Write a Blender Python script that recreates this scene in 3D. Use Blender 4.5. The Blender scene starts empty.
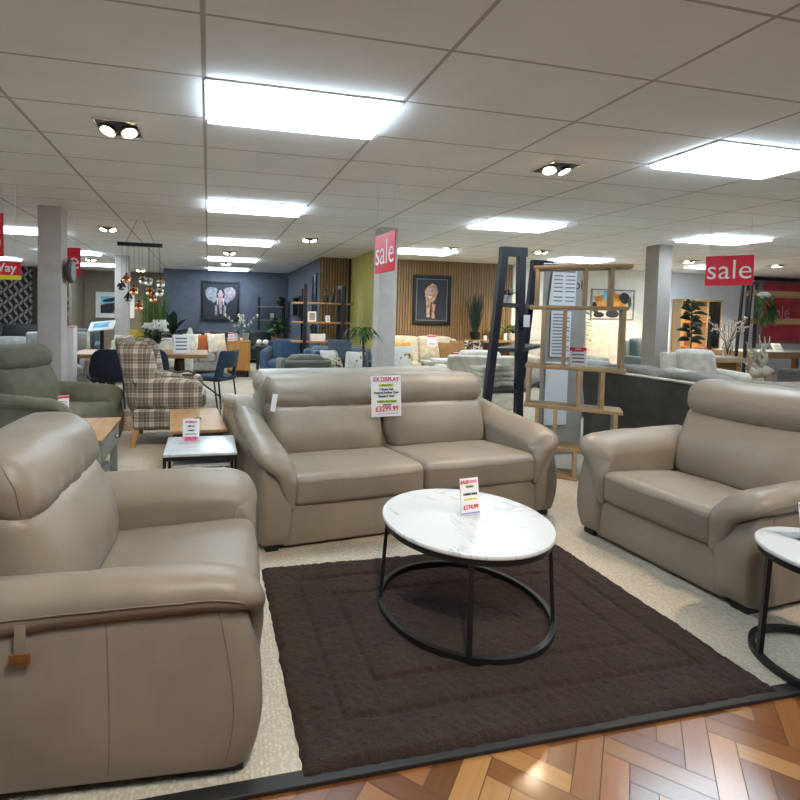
import bpy, math, random
from math import sin, cos, pi, radians, sqrt
from mathutils import Vector, Matrix, noise, Euler
random.seed(7)
SC = bpy.context.scene
COL = SC.collection
V = Vector
# ---------------------------------------------------------------- materials
def lin(c):
    return tuple(((x/255)/12.92 if x/255 <= .04045 else ((x/255+.055)/1.055)**2.4) for x in c[:3]) + (1,)
class NT:
    def __init__(s, name):
        s.m = bpy.data.materials.new(name); s.m.use_nodes = True
        s.n = s.m.node_tree.nodes; s.l = s.m.node_tree.links
        s.b = s.n['Principled BSDF']; s.tc = None
    def node(s, t, **k):
        x = s.n.new(t)
        for a, v in k.items():
            if a in x.inputs.keys(): x.inputs[a].default_value = v
            else: setattr(x, a, v)
        return x
    def co(s, scale=(1, 1, 1), rot=(0, 0, 0), loc=(0, 0, 0), out='Object'):
        if not s.tc: s.tc = s.n.new('ShaderNodeTexCoord')
        m = s.n.new('ShaderNodeMapping'); s.l.new(s.tc.outputs[out], m.inputs[0])
        m.inputs['Scale'].default_value = scale; m.inputs['Rotation'].default_value = rot; m.inputs['Location'].default_value = loc
        return m.outputs[0]
    def noise(s, co, scale=5, detail=3, rough=.5, dist=0):
        t = s.node('ShaderNodeTexNoise', Scale=scale, Detail=detail, Roughness=rough, Distortion=dist); s.l.new(co, t.inputs['Vector']); return t.outputs['Fac']
    def ramp(s, fac, stops):
        r = s.n.new('ShaderNodeValToRGB'); s.l.new(fac, r.inputs[0]); e = r.color_ramp.elements
        while len(e) < len(stops): e.new(.5)
        for i, (p, c) in enumerate(stops): e[i].position = p; e[i].color = lin(c) if max(c) > 1.01 else tuple(c[:3])+(1,)
        return r.outputs[0]
    def mix(s, fac, a, b, mode='MIX'):
        x = s.n.new('ShaderNodeMix'); x.data_type = 'RGBA'; x.blend_type = mode
        for i, v in ((0, fac), (6, a), (7, b)):
            if hasattr(v, 'is_linked'): s.l.new(v, x.inputs[i])
            elif i == 0: x.inputs[0].default_value = v
            else: x.inputs[i].default_value = lin(v)
        return x.outputs[2]
    def math(s, op, a, b=0, c=None):
        x = s.n.new('ShaderNodeMath'); x.operation = op
        for i, v in ((0, a), (1, b), (2, c)):
            if v is None: continue
            if hasattr(v, 'is_linked'): s.l.new(v, x.inputs[i])
            else: x.inputs[i].default_value = v
        return x.outputs[0]
    def base(s, c):
        if hasattr(c, 'is_linked'): s.l.new(c, s.b.inputs['Base Color'])
        else: s.b.inputs['Base Color'].default_value = lin(c)
    def bump(s, h, strength=.3, dist=.01):
        b = s.node('ShaderNodeBump', Strength=strength, Distance=dist); s.l.new(h, b.inputs['Height']); s.l.new(b.outputs[0], s.b.inputs['Normal'])
    def set(s, **k):
        for a, v in k.items(): s.b.inputs[a.replace('_', ' ')].default_value = v
M = {}
def plain(name, c, rough=.6, metal=0., var=.12, vs=6, bump=.0, bs=80, coat=0, **k):
    t = NT(name); co = t.co()
    if var:
        f = t.noise(co, vs, 4)
        lo = tuple(max(0, x*(1-var)) for x in c); hi = tuple(min(255, x*(1+var*.6)) for x in c)
        t.base(t.ramp(f, [(.3, lo), (.7, hi)]))
    else: t.base(c)
    t.set(Roughness=rough, Metallic=metal)
    if coat: t.b.inputs['Coat Weight'].default_value = coat
    if bump: t.bump(t.noise(co, bs, 3), bump, .004)
    for a, v in k.items(): t.b.inputs[a.replace('_', ' ')].default_value = v
    M[name] = t.m; return t.m
def glow(name, c, strength):
    t = NT(name); t.base((20, 20, 20)); t.b.inputs['Emission Color'].default_value = lin(c); t.b.inputs['Emission Strength'].default_value = strength
    M[name] = t.m; return t.m
def wood(name, c1, c2, axis='x', rough=.45, scale=1.0):
    t = NT(name); sc = {'x': (1.2, 14, 14), 'y': (14, 1.2, 14), 'z': (14, 14, 1.2)}[axis]
    co = t.co(tuple(v*scale for v in sc))
    f = t.noise(co, 1.6, 6, .6, .6); g = t.noise(co, 7, 3)
    c = t.mix(.35, t.ramp(f, [(.3, c1), (.7, c2)]), t.ramp(g, [(.35, c1), (.65, c2)]))
    t.base(c); t.set(Roughness=rough); t.bump(g, .08, .003); M[name] = t.m; return t.m
def fabric(name, c, var=.15, scale=260, bump=.35, rough=.9):
    t = NT(name); co = t.co(); f = t.noise(co, 9, 4); g = t.noise(co, scale, 2)
    lo = tuple(x*(1-var) for x in c); hi = tuple(min(255, x*(1+var*.7)) for x in c)
    t.base(t.mix(.3, t.ramp(f, [(.3, lo), (.7, hi)]), t.ramp(g, [(.3, lo), (.7, hi)])))
    t.set(Roughness=rough); t.b.inputs['Sheen Weight'].default_value = .15; t.bump(g, bump, .004); M[name] = t.m; return t.m
# ---------------------------------------------------------------- mesh builder
class MB:
    def __init__(s): s.v = []; s.f = []; s.mi = []; s.m = 0; s.T = None
    def add(s, vs, fs):
        o = len(s.v)
        s.v += [tuple(s.T @ V(p)) if s.T else tuple(p) for p in vs]
        s.f += [tuple(i+o for i in f) for f in fs]; s.mi += [s.m]*len(fs); return s
    def box(s, x0, y0, z0, x1, y1, z1, fn=None):
        vs = [(x, y, z) for z in (z0, z1) for y in (y0, y1) for x in (x0, x1)]
        if fn: vs = [fn(V(p)) for p in vs]
        return s.add(vs, [(0, 2, 3, 1), (4, 5, 7, 6), (0, 1, 5, 4), (2, 6, 7, 3), (0, 4, 6, 2), (1, 3, 7, 5)])
    def bbox(s, x0, y0, z0, x1, y1, z1, b=.006, fn=None):
        return s.rbox(x0, y0, z0, x1, y1, z1, b, seg=2, n=(1, 1, 1), fn=fn)
    def rbox(s, x0, y0, z0, x1, y1, z1, r=.03, seg=4, n=(4, 4, 4), fn=None):
        h = V(((x1-x0)/2, (y1-y0)/2, (z1-z0)/2)); c = V(((x0+x1)/2, (y0+y1)/2, (z0+z1)/2))
        rr = V((min(r, h.x*.999), min(r, h.y*.999), min(r, h.z*.999))) if not isinstance(r, (tuple, list)) else V([min(a, b*.999) for a, b in zip(r, h)])
        ax = []
        for k in range(3):
            i = h[k]-rr[k]; a = [(-h[k]+rr[k]*(1-math.tan(pi/4*(1-j/seg)))) for j in range(seg)]
            mid = [-i+2*i*j/n[k] for j in range(n[k]+1)]
            ax.append(a+mid+[-q for q in reversed(a)])
        def mp(q):
            inn = V([max(-(h[k]-rr[k]), min(h[k]-rr[k], q[k])) for k in range(3)])
            d = V([(q[k]-inn[k])/rr[k] for k in range(3)]); L = d.length
            if L > 1e-9: d = d/L
            p = inn+V([d[k]*rr[k] for k in range(3)])+c
            return V(fn(p)) if fn else p
        vs = []; fs = []; idx = {}
        def vid(q):
            key = (round(q[0], 6), round(q[1], 6), round(q[2], 6))
            if key not in idx: idx[key] = len(vs); vs.append(mp(q))
            return idx[key]
        for k in range(3):
            a, b = (k+1) % 3, (k+2) % 3
            for sg in (-1, 1):
                for i in range(len(ax[a])-1):
                    for j in range(len(ax[b])-1):
                        qs = []
                        for (ii, jj) in ((i, j), (i+1, j), (i+1, j+1), (i, j+1)):
                            q = [0, 0, 0]; q[k] = sg*h[k]; q[a] = ax[a][ii]; q[b] = ax[b][jj]; qs.append(vid(q))
                        if sg < 0: qs.reverse()
                        if len(set(qs)) == 4: fs.append(tuple(qs))
        s.add(vs, fs); s.map = lambda p: mp(V(p)-c); return s
    def loft(s, rings, cap=True, closed=False):
        n = len(rings[0]); vs = [p for r in rings for p in r]; fs = []
        m = len(rings)
        for i in range(m if closed else m-1):
            for j in range(n):
                a, b = i*n+j, i*n+(j+1) % n; c, d = ((i+1) % m)*n+(j+1) % n, ((i+1) % m)*n+j
                fs.append((a, b, c, d))
        if cap and not closed:
            for i, rev in ((0, True), (m-1, False)):
                o = len(vs); vs.append(sum((V(p) for p in rings[i]), V())/n)
                for j in range(n):
                    a, b = i*n+j, i*n+(j+1) % n
                    fs.append((b, a, o) if rev else (a, b, o))
        return s.add(vs, fs)
    def tube(s, pts, r, n=8, closed=False, sq=False):
        pts = [V(p) for p in pts]; m = len(pts); rings = []; up = None
        if sq: n = 4
        for i, p in enumerate(pts):
            if closed: t = (pts[(i+1) % m]-pts[i-1]).normalized()
            else: t = (pts[min(i+1, m-1)]-pts[max(i-1, 0)]).normalized()
            if up is None:
                up = V((0, 0, 1)) if abs(t.z) < .9 else V((0, 1, 0))
            a = t.cross(up)
            if a.length < 1e-6: a = t.cross(V((1, 0, 0)))
            a.normalize(); b = a.cross(t).normalized(); up = b
            R = r[i] if isinstance(r, (list, tuple)) else r
            off = pi/4 if sq else 0; q = sqrt(2) if sq else 1
            rings.append([p+(a*cos(2*pi*k/n+off)+b*sin(2*pi*k/n+off))*R*q for k in range(n)])
        return s.loft(rings, True, closed)
    def lathe(s, prof, n=24, o=(0, 0, 0)):
        o = V(o)
        return s.loft([[o+V((r*cos(2*pi*k/n), r*sin(2*pi*k/n), z)) for k in range(n)] for r, z in prof])
    def ringband(s, R, z0, z1, th, n=72, o=(0, 0, 0)):
        o = V(o); c = [(R-th, z0), (R, z0), (R, z1), (R-th, z1)]
        return s.loft([[o+V((r*cos(2*pi*k/n), r*sin(2*pi*k/n), z)) for r, z in c] for k in range(n)], closed=True)
    def cyl(s, x, y, z0, z1, r, n=16): return s.lathe([(r, z0), (r, z1)], n, (x, y, 0))
    def ball(s, c, r, n=12, m=8):
        r = V(r) if isinstance(r, (tuple, list)) else V((r, r, r)); c = V(c)
        return s.loft([[c+V((r.x*cos(2*pi*k/n)*sin(a), r.y*sin(2*pi*k/n)*sin(a), -r.z*cos(a))) for k in range(n)] for a in [pi*(i+.02)/(m+.04) for i in range(m+1)]])
    def poly(s, pts, th, axis='y', fn=None):
        """extrude a 2D outline (list of (a,b)) along an axis from 0 to th"""
        f = {'y': lambda a, b, t: (a, t, b), 'x': lambda a, b, t: (t, a, b), 'z': lambda a, b, t: (a, b, t)}[axis]
        n = len(pts); vs = [f(a, b, 0) for a, b in pts]+[f(a, b, th) for a, b in pts]
        if fn: vs = [fn(V(p)) for p in vs]
        fs = [tuple(range(n)), tuple(range(2*n-1, n-1, -1))]+[(i, i+n, (i+1) % n+n, (i+1) % n) for i in range(n)]
        return s.add(vs, fs)
    def leaf(s, base, d, L, w, droop=.3, n=5, fold=.15, roll=0):
        base = V(base); d = V(d).normalized(); side = d.cross(V((0, 0, 1)))
        side = side.normalized() if side.length > 1e-4 else V((1, 0, 0))
        if roll: side = side*cos(roll)+d.cross(side)*sin(roll)
        vs = []; fs = []
        for i in range(n+1):
            t = i/n; c = base+d*L*t+V((0, 0, -droop*L*t*t)); ww = w*sin(pi*min(1, (t*.92+.06)))**.8
            vs += [c-side*ww/2+V((0, 0, fold*ww)), c, c+side*ww/2+V((0, 0, fold*ww))]
        for i in range(n):
            o = i*3; fs += [(o, o+1, o+4, o+3), (o+1, o+2, o+5, o+4)]
        return s.add(vs, fs)
    def build(s, name, mats, parent=None, smooth=True, loc=None, rot=None, angle=40):
        me = bpy.data.meshes.new(name); me.from_pydata(s.v, [], s.f)
        mats = mats if isinstance(mats, (list, tuple)) else [mats]
        for m in mats: me.materials.append(M[m] if isinstance(m, str) else m)
        if len(mats) > 1: me.polygons.foreach_set('material_index', s.mi)
        if smooth:
            me.polygons.foreach_set('use_smooth', [True]*len(me.polygons)); me.update()
            me.set_sharp_from_angle(angle=radians(angle))
        me.update()
        o = bpy.data.objects.new(name, me); COL.objects.link(o)
        if parent: o.parent = parent
        if loc: o.location = loc
        if rot is not None: o.rotation_euler = rot if isinstance(rot, (tuple, list)) else (0, 0, rot)
        return o
def rot2(p, a): return V((p[0]*cos(a)-p[1]*sin(a), p[0]*sin(a)+p[1]*cos(a), p[2] if len(p) > 2 else 0))
def tag(o, label, cat, group=None, kind=None):
    o['label'] = label; o['category'] = cat
    if group: o['group'] = group
    if kind: o['kind'] = kind
    return o
def thing(name, label, cat, loc=(0, 0, 0), rz=0, group=None):
    o = bpy.data.objects.new(name, None); o.empty_display_size = .1; COL.objects.link(o); o.location = loc; o.rotation_euler = (0, 0, rz)
    return tag(o, label, cat, group)
def struct(o): o['kind'] = 'structure'; return o
def kids(o): return [c for c in bpy.data.objects if c.parent == o]
def dup(root, loc=None, rz=None, label=None, group=None):
    c = root.copy(); COL.objects.link(c)
    if loc is not None: c.location = loc
    if rz is not None: c.rotation_euler = (0, 0, rz)
    if label: c['label'] = label
    if group: c['group'] = group
    for ch in kids(root):
        d = ch.copy(); COL.objects.link(d); d.parent = c
        for g in kids(ch):
            e = g.copy(); COL.objects.link(e); e.parent = d
    return c
def text_mb(mb, txt, size, M4, align='CENTER', depth=.0006, squeeze=1.0, bold=0):
    cu = bpy.data.curves.new('lettering', 'FONT'); cu.body = txt; cu.size = size; cu.align_x = align; cu.align_y = 'CENTER'; cu.extrude = depth; cu.offset = bold; cu.resolution_u = 3
    o = bpy.data.objects.new('lettering', cu); COL.objects.link(o)
    dg = bpy.context.evaluated_depsgraph_get(); me = bpy.data.meshes.new_from_object(o.evaluated_get(dg))
    S = Matrix.Diagonal((squeeze, 1, 1, 1))
    mb.add([M4 @ S @ v.co for v in me.vertices], [tuple(p.vertices) for p in me.polygons])
    bpy.data.objects.remove(o); bpy.data.meshes.remove(me); bpy.data.curves.remove(cu)
    return mb
def face_m(x=0, z=0, y=0, s=1): # writing on a board that faces -y in its own frame
    return Matrix.Translation((x, y, z)) @ Matrix.Rotation(pi/2, 4, 'X')
# ---------------------------------------------------------------- camera
H = 1.4
_pit, _yaw, _rol = -0.0407762, 0.217703, 0.0215219
fw = V((sin(_yaw)*cos(_pit), cos(_yaw)*cos(_pit), sin(_pit)))
r0 = V((cos(_yaw), -sin(_yaw), 0)); u0 = r0.cross(fw)
RX = r0*cos(_rol)+u0*sin(_rol); UY = u0*cos(_rol)-r0*sin(_rol)
cam = bpy.data.cameras.new('camera'); cam.sensor_width = 36; cam.lens = 496.339/800*36
cam.shift_x = (400-317.68)/800; cam.shift_y = -(400-335.74)/800; cam.clip_start = .02
co = bpy.data.objects.new('camera', cam); COL.objects.link(co)
co.matrix_world = Matrix(((RX.x, UY.x, -fw.x, 0), (RX.y, UY.y, -fw.y, 0), (RX.z, UY.z, -fw.z, H), (0, 0, 0, 1)))
SC.camera = co
CEIL = 2.721
# ---------------------------------------------------------------- room surfaces
def m_ceiling():
    t = NT('ceiling_tiles'); c = t.co(loc=(.04, -2.313, 0))
    sx = t.node('ShaderNodeSeparateXYZ'); t.l.new(c, sx.inputs[0])
    def line(o, period, w):
        f = t.math('FRACT', t.math('DIVIDE', o, period)); d = t.math('MINIMUM', f, t.math('SUBTRACT', 1, f))
        return t.math('LESS_THAN', t.math('MULTIPLY', d, period), w)
    lx = line(sx.outputs[0], 1.2, .012); ly = line(sx.outputs[1], .6, .008)
    l = t.math('MAXIMUM', lx, ly); n = t.noise(t.co(), 3, 3)
    t.base(t.mix(l, t.ramp(n, [(.3, (243, 243, 246)), (.7, (250, 250, 252))]), (190, 183, 178))); t.set(Roughness=.95)  # shade in the tile grooves painted as darker lines
    g = t.noise(t.co(), 160, 2); t.bump(t.math('SUBTRACT', t.math('MULTIPLY', g, .3), t.math('MULTIPLY', l, 2)), .25, .004)
    return t.m
M['ceiling'] = m_ceiling()
def m_carpet():
    t = NT('beige_carpet'); co = t.co(rot=(0, 0, .06))
    v = t.node('ShaderNodeTexVoronoi', Scale=75.0); v.distance = 'EUCLIDEAN'; t.l.new(co, v.inputs['Vector'])
    w = t.node('ShaderNodeTexWave', Scale=20.0, Distortion=1.2); w.bands_direction = 'X'; t.l.new(co, w.inputs['Vector'])
    n = t.noise(co, 2.2, 4); g = t.noise(co, 120, 2)
    c = t.mix(.5, t.ramp(n, [(.3, (184, 172, 153)), (.7, (204, 193, 176))]), t.ramp(v.outputs['Distance'], [(.0, (214, 202, 184)), (.65, (164, 151, 132))]))
    t.base(c); t.set(Roughness=.95)
    h = t.math('ADD', t.math('MULTIPLY', v.outputs['Distance'], -1.0), t.math('MULTIPLY', w.outputs['Fac'], .35)); t.bump(h, .55, .006)
    return t.m
M['carpet'] = m_carpet()
plain('wall_cream', (228, 222, 206), .9, var=.03)
plain('wall_white', (214, 216, 220), .9, var=.03)
plain('wall_taupe', (134, 122, 106), .9, var=.05)
plain('wall_blue', (98, 103, 116), .9, var=.06)
plain('wall_plain', (190, 184, 176), .9, var=.03)
plain('column_paint', (202, 193, 188), .85, var=.04, bump=.1, bs=200)
plain('column_grey', (150, 140, 134), .85, var=.04)
plain('slat_back', (72, 56, 42), .8)
wood('slat_wood', (122, 92, 60), (176, 138, 94), 'z', .5)
def m_parquet():
    t = NT('parquet_blocks'); a = t.node('ShaderNodeVertexColor'); a.layer_name = 'tone'
    co = t.co(); g = t.noise(co, 30, 5, .6, .4)
    at = t.node('ShaderNodeAttribute', attribute_name='grain'); n = t.node('ShaderNodeTexNoise', Scale=1.0, Detail=5.0, Roughness=.6); t.l.new(at.outputs['Vector'], n.inputs['Vector'])
    c = t.mix(t.math('MULTIPLY', n.outputs['Fac'], .9), a.outputs['Color'], (222, 204, 180), 'MULTIPLY')
    t.base(c); t.set(Roughness=.27); t.b.inputs['Coat Weight'].default_value = .35; t.b.inputs['Coat Roughness'].default_value = .12
    t.bump(t.math('ADD', n.outputs['Fac'], g), .06, .003); return t.m
M['parquet'] = m_parquet()
def parquet(name, x0, x1, y0, y1, z, L=.30, W=.075, ang=pi/4):
    """herringbone blocks laid on the diagonal, clipped to a rectangle"""
    import bmesh
    bm = bmesh.new(); lay = bm.loops.layers.float_color.new('tone'); gr = bm.loops.layers.float_vector.new('grain') if False else None
    gl = bm.verts.layers.float_vector.new('grain')
    tones = [(164, 104, 56), (172, 118, 70), (146, 94, 54), (186, 132, 80), (132, 84, 50), (166, 112, 66), (194, 144, 90), (152, 100, 58)]
    cx, cy = (x0+x1)/2, (y0+y1)/2; n = int(max(x1-x0, y1-y0)/W)+12; K = int(round(L/W)); rnd = random.Random(3)
    R = Matrix.Rotation(ang, 2)
    for i in range(-n, n):
        for k in range(-n//(2*K)-2, n//(2*K)+3):
            for hor in (0, 1):
                # classic herringbone on a unit grid: horizontal block at (i+2Kk, i), vertical beside it
                if hor: a, b, w, h = i+2*K*k, i, K, 1
                else: a, b, w, h = i+K+2*K*k, i-K+1, 1, K
                p = R @ V(((a+w/2)*W, (b+h/2)*W))
                if not (-L < p.x+cx-x0 and p.x+cx < x1+L and p.y+cy > y0-L and p.y+cy < y1+L): continue
                e = .0011/W; cs = [(a+e, b+e), (a+w-e, b+e), (a+w-e, b+h-e), (a+e, b+h-e)]
                c = lin(rnd.choice(tones)); f = rnd.uniform(.52, .9); s0 = rnd.uniform(0, 90)
                vs = []
                for q in cs:
                    w2 = R @ V((q[0]*W, q[1]*W)); vv = bm.verts.new((w2.x+cx, w2.y+cy, z)); al, ac = (q[0]-a, q[1]-b) if hor else (q[1]-b, q[0]-a)
                    vv[gl] = V((al*W*4+s0, ac*W*55+s0, s0)); vs.append(vv)
                fc = bm.faces.new(vs)
                for lo in fc.loops: lo[lay] = (c[0]*f, c[1]*f, c[2]*f, 1)
    for pt, no in (((x0, 0, 0), (-1, 0, 0)), ((x1, 0, 0), (1, 0, 0)), ((0, y0, 0), (0, -1, 0)), ((0, y1, 0), (0, 1, 0))):
        bmesh.ops.bisect_plane(bm, geom=bm.verts[:]+bm.edges[:]+bm.faces[:], plane_co=pt, plane_no=no, clear_outer=True)
    me = bpy.data.meshes.new(name); bm.to_mesh(me); bm.free(); me.materials.append(M['parquet'])
    o = bpy.data.objects.new(name, me); COL.objects.link(o); return struct(o)
plain('grout_dark', (40, 26, 18), .7)
plain('black_trim', (34, 31, 30), .6, var=.1)
XL, XR, YB, YF = -8.0, 16.6, -4.5, 17.6
def slab(name, x0, y0, z0, x1, y1, z1, m, fn=None): return struct(MB().box(x0, y0, z0, x1, y1, z1, fn).build(name, m, smooth=False))
EDGE = 1.435
slab('floor', XL, EDGE, -.05, XR, YF, 0, 'carpet')
slab('floor_base', XL, YB, -.06, XR, EDGE, -.012, 'grout_dark')
parquet('floor_parquet', -3.2, 4.6, -1.6, EDGE-.043, -.0105)
parquet('floor_parquet_aisle', -3.4, .2, 6.1, 7.32, .003)
MB().bbox(-3.2, EDGE-.046, -.0098, 4.6, EDGE+.004, .006, .004).build('trim_1', 'black_trim'); struct(bpy.data.objects['trim_1'])
slab('ceiling', XL, YB, CEIL, XR, YF, CEIL+.08, 'ceiling')
slab('wall_left', XL-.1, YB, 0, XL, YF, CEIL, 'wall_plain')
slab('wall_right', XR, YB, 0, XR+.1, 10.75, CEIL, 'wall_white')
slab('wall_back', XL, YB-.1, 0, XR, YB, CEIL, 'wall_plain')
slab('wall_far', XL, 17.5, 0, -1.28, 17.6, CEIL, 'wall_taupe')
slab('wall_far_blue', -1.34, 15.75, 0, 2.60, 15.87, CEIL, 'wall_blue')
slab('wall_side_blue', 2.48, 11.1, 0, 2.60, 15.75, CEIL, 'wall_blue')
slab('wall_front_right', 7.15, 10.7, 0, 10.95, 10.82, CEIL, 'wall_cream')
slab('wall_front_far_right', 10.95, 10.7, 0, XR, 10.82, CEIL, 'wall_white')
def slats(name, x0, x1, y, z1, pitch, w, depth=.03):
    mb = MB(); mb.m = 1; mb.box(x0, y, 0, x1, y+.06, z1); mb.m = 0
    n = int((x1-x0)/pitch)
    for i in range(n):
        a = x0+(i+.2)*pitch; mb.box(a, y-depth, 0, a+w, y+.001, z1)
    o = mb.build(name, ['slat_wood', 'slat_back'], smooth=False); return struct(o)
slats('wall_slatted_left', 2.48, 3.2, 11.04, CEIL, .066, .042)
slats('wall_slatted_right', 3.3, 7.15, 10.76, CEIL, .066, .042)
def m_lime():
    t = NT('lime_paint'); c = t.co((1, 9, .5)); f = t.noise(c, 3, 5, .6, .5)
    t.base(t.ramp(f, [(.3, (186, 176, 92)), (.5, (200, 190, 108)), (.7, (216, 208, 144))])); t.set(Roughness=.8); return t.m
M['lime'] = m_lime()
slab('wall_lime', 3.2, 9.0, 0, 3.3, 11.0, CEIL, 'lime')
for i, (x, y, s, m) in enumerate(((-2.13, 6.97, .28, 'column_paint'), (-2.16, 12.5, .30, 'column_paint'), (2.47, 7.0, .27, 'column_paint'), (7.43, 7.0, .27, 'column_grey'))):
    mb = MB(); mb.bbox(x, y, 0, x+s, y+s, CEIL, .008); o = mb.build('column_%d' % (i+1), m); struct(o)
# ---------------------------------------------------------------- ceiling lights
glow('led_diffuser', (218, 240, 255), 9.0)
glow('lamp_lens', (255, 226, 170), 22.0)
plain('white_metal', (216, 216, 214), .5, var=0)
plain('black_metal', (26, 26, 28), .42, var=.1)
plain('chrome', (190, 190, 190), .2, 1.0, var=0)
def make_panel():
    t = thing('ceiling_light_panel', 'x', 'ceiling light')
    z = -.012
    MB().box(-.596, -.296, -.001, .596, -.288, z).box(-.596, .288, -.001, .596, .296, z).box(-.596, -.288, -.001, -.577, .288, z).box(.577, -.288, -.001, .596, .288, z).build('frame', 'white_metal', t, smooth=False)
    MB().box(-.574, -.285, -.038, .574, .285, -.004).build('diffuser', 'led_diffuser', t, smooth=False)  # dropped below the frame so its glowing sides brighten the ceiling
    return t
PANELS = []
# ---------------------------------------------------------------- taupe leather suite
def m_leather(name, c, rough=.42):
    t = NT(name); co = t.co(); n = t.noise(co, 3.5, 4); g = t.noise(co, 260, 2); w = t.noise(t.co((1, 1, .35)), 14, 4, .6, 1.2)
    v = t.node('ShaderNodeTexVoronoi', Scale=420.0); t.l.new(co, v.inputs['Vector'])
    lo = tuple(x*.93 for x in c); hi = tuple(min(255, x*1.04) for x in c)
    t.base(t.ramp(n, [(.3, lo), (.7, hi)])); t.set(Roughness=rough); t.b.inputs['Specular IOR Level'].default_value = .42
    h = t.math('ADD', t.math('MULTIPLY', v.outputs['Distance'], .12), t.math('MULTIPLY', w, .9)); t.bump(h, .14, .012); M[name] = t.m
m_leather('leather', (141, 128, 113)); m_leather('leather_seam', (120, 108, 94), .6)
plain('black_plastic', (20, 19, 19), .5, var=.1)
def nz(p, f, a, seed=0): return noise.noise(V((p[0]*f+seed, p[1]*f-seed, p[2]*f+seed*.7)))*a
def superring(c, ax, ay, a, b, e=2.6, n=28):
    out = []
    for k in range(n):
        t = 2*pi*k/n; x, y = cos(t), sin(t)
        out.append(c+ax*a*math.copysign(abs(x)**(2/e), x)+ay*b*math.copysign(abs(y)**(2/e), y))
    return out
def spline(pts, per=6):
    """Catmull-Rom through tuples of any length"""
    out = []; n = len(pts)
    for i in range(n-1):
        p0, p1, p2, p3 = pts[max(i-1, 0)], pts[i], pts[i+1], pts[min(i+2, n-1)]
        for k in range(per):
            t = k/per
            out.append(tuple(.5*(2*b+(c-a)*t+(2*a-5*b+4*c-d)*t*t+(3*b-a-3*c+d)*t**3) for a, b, c, d in zip(p0, p1, p2, p3)))
    return out+[tuple(pts[-1])]
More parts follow.
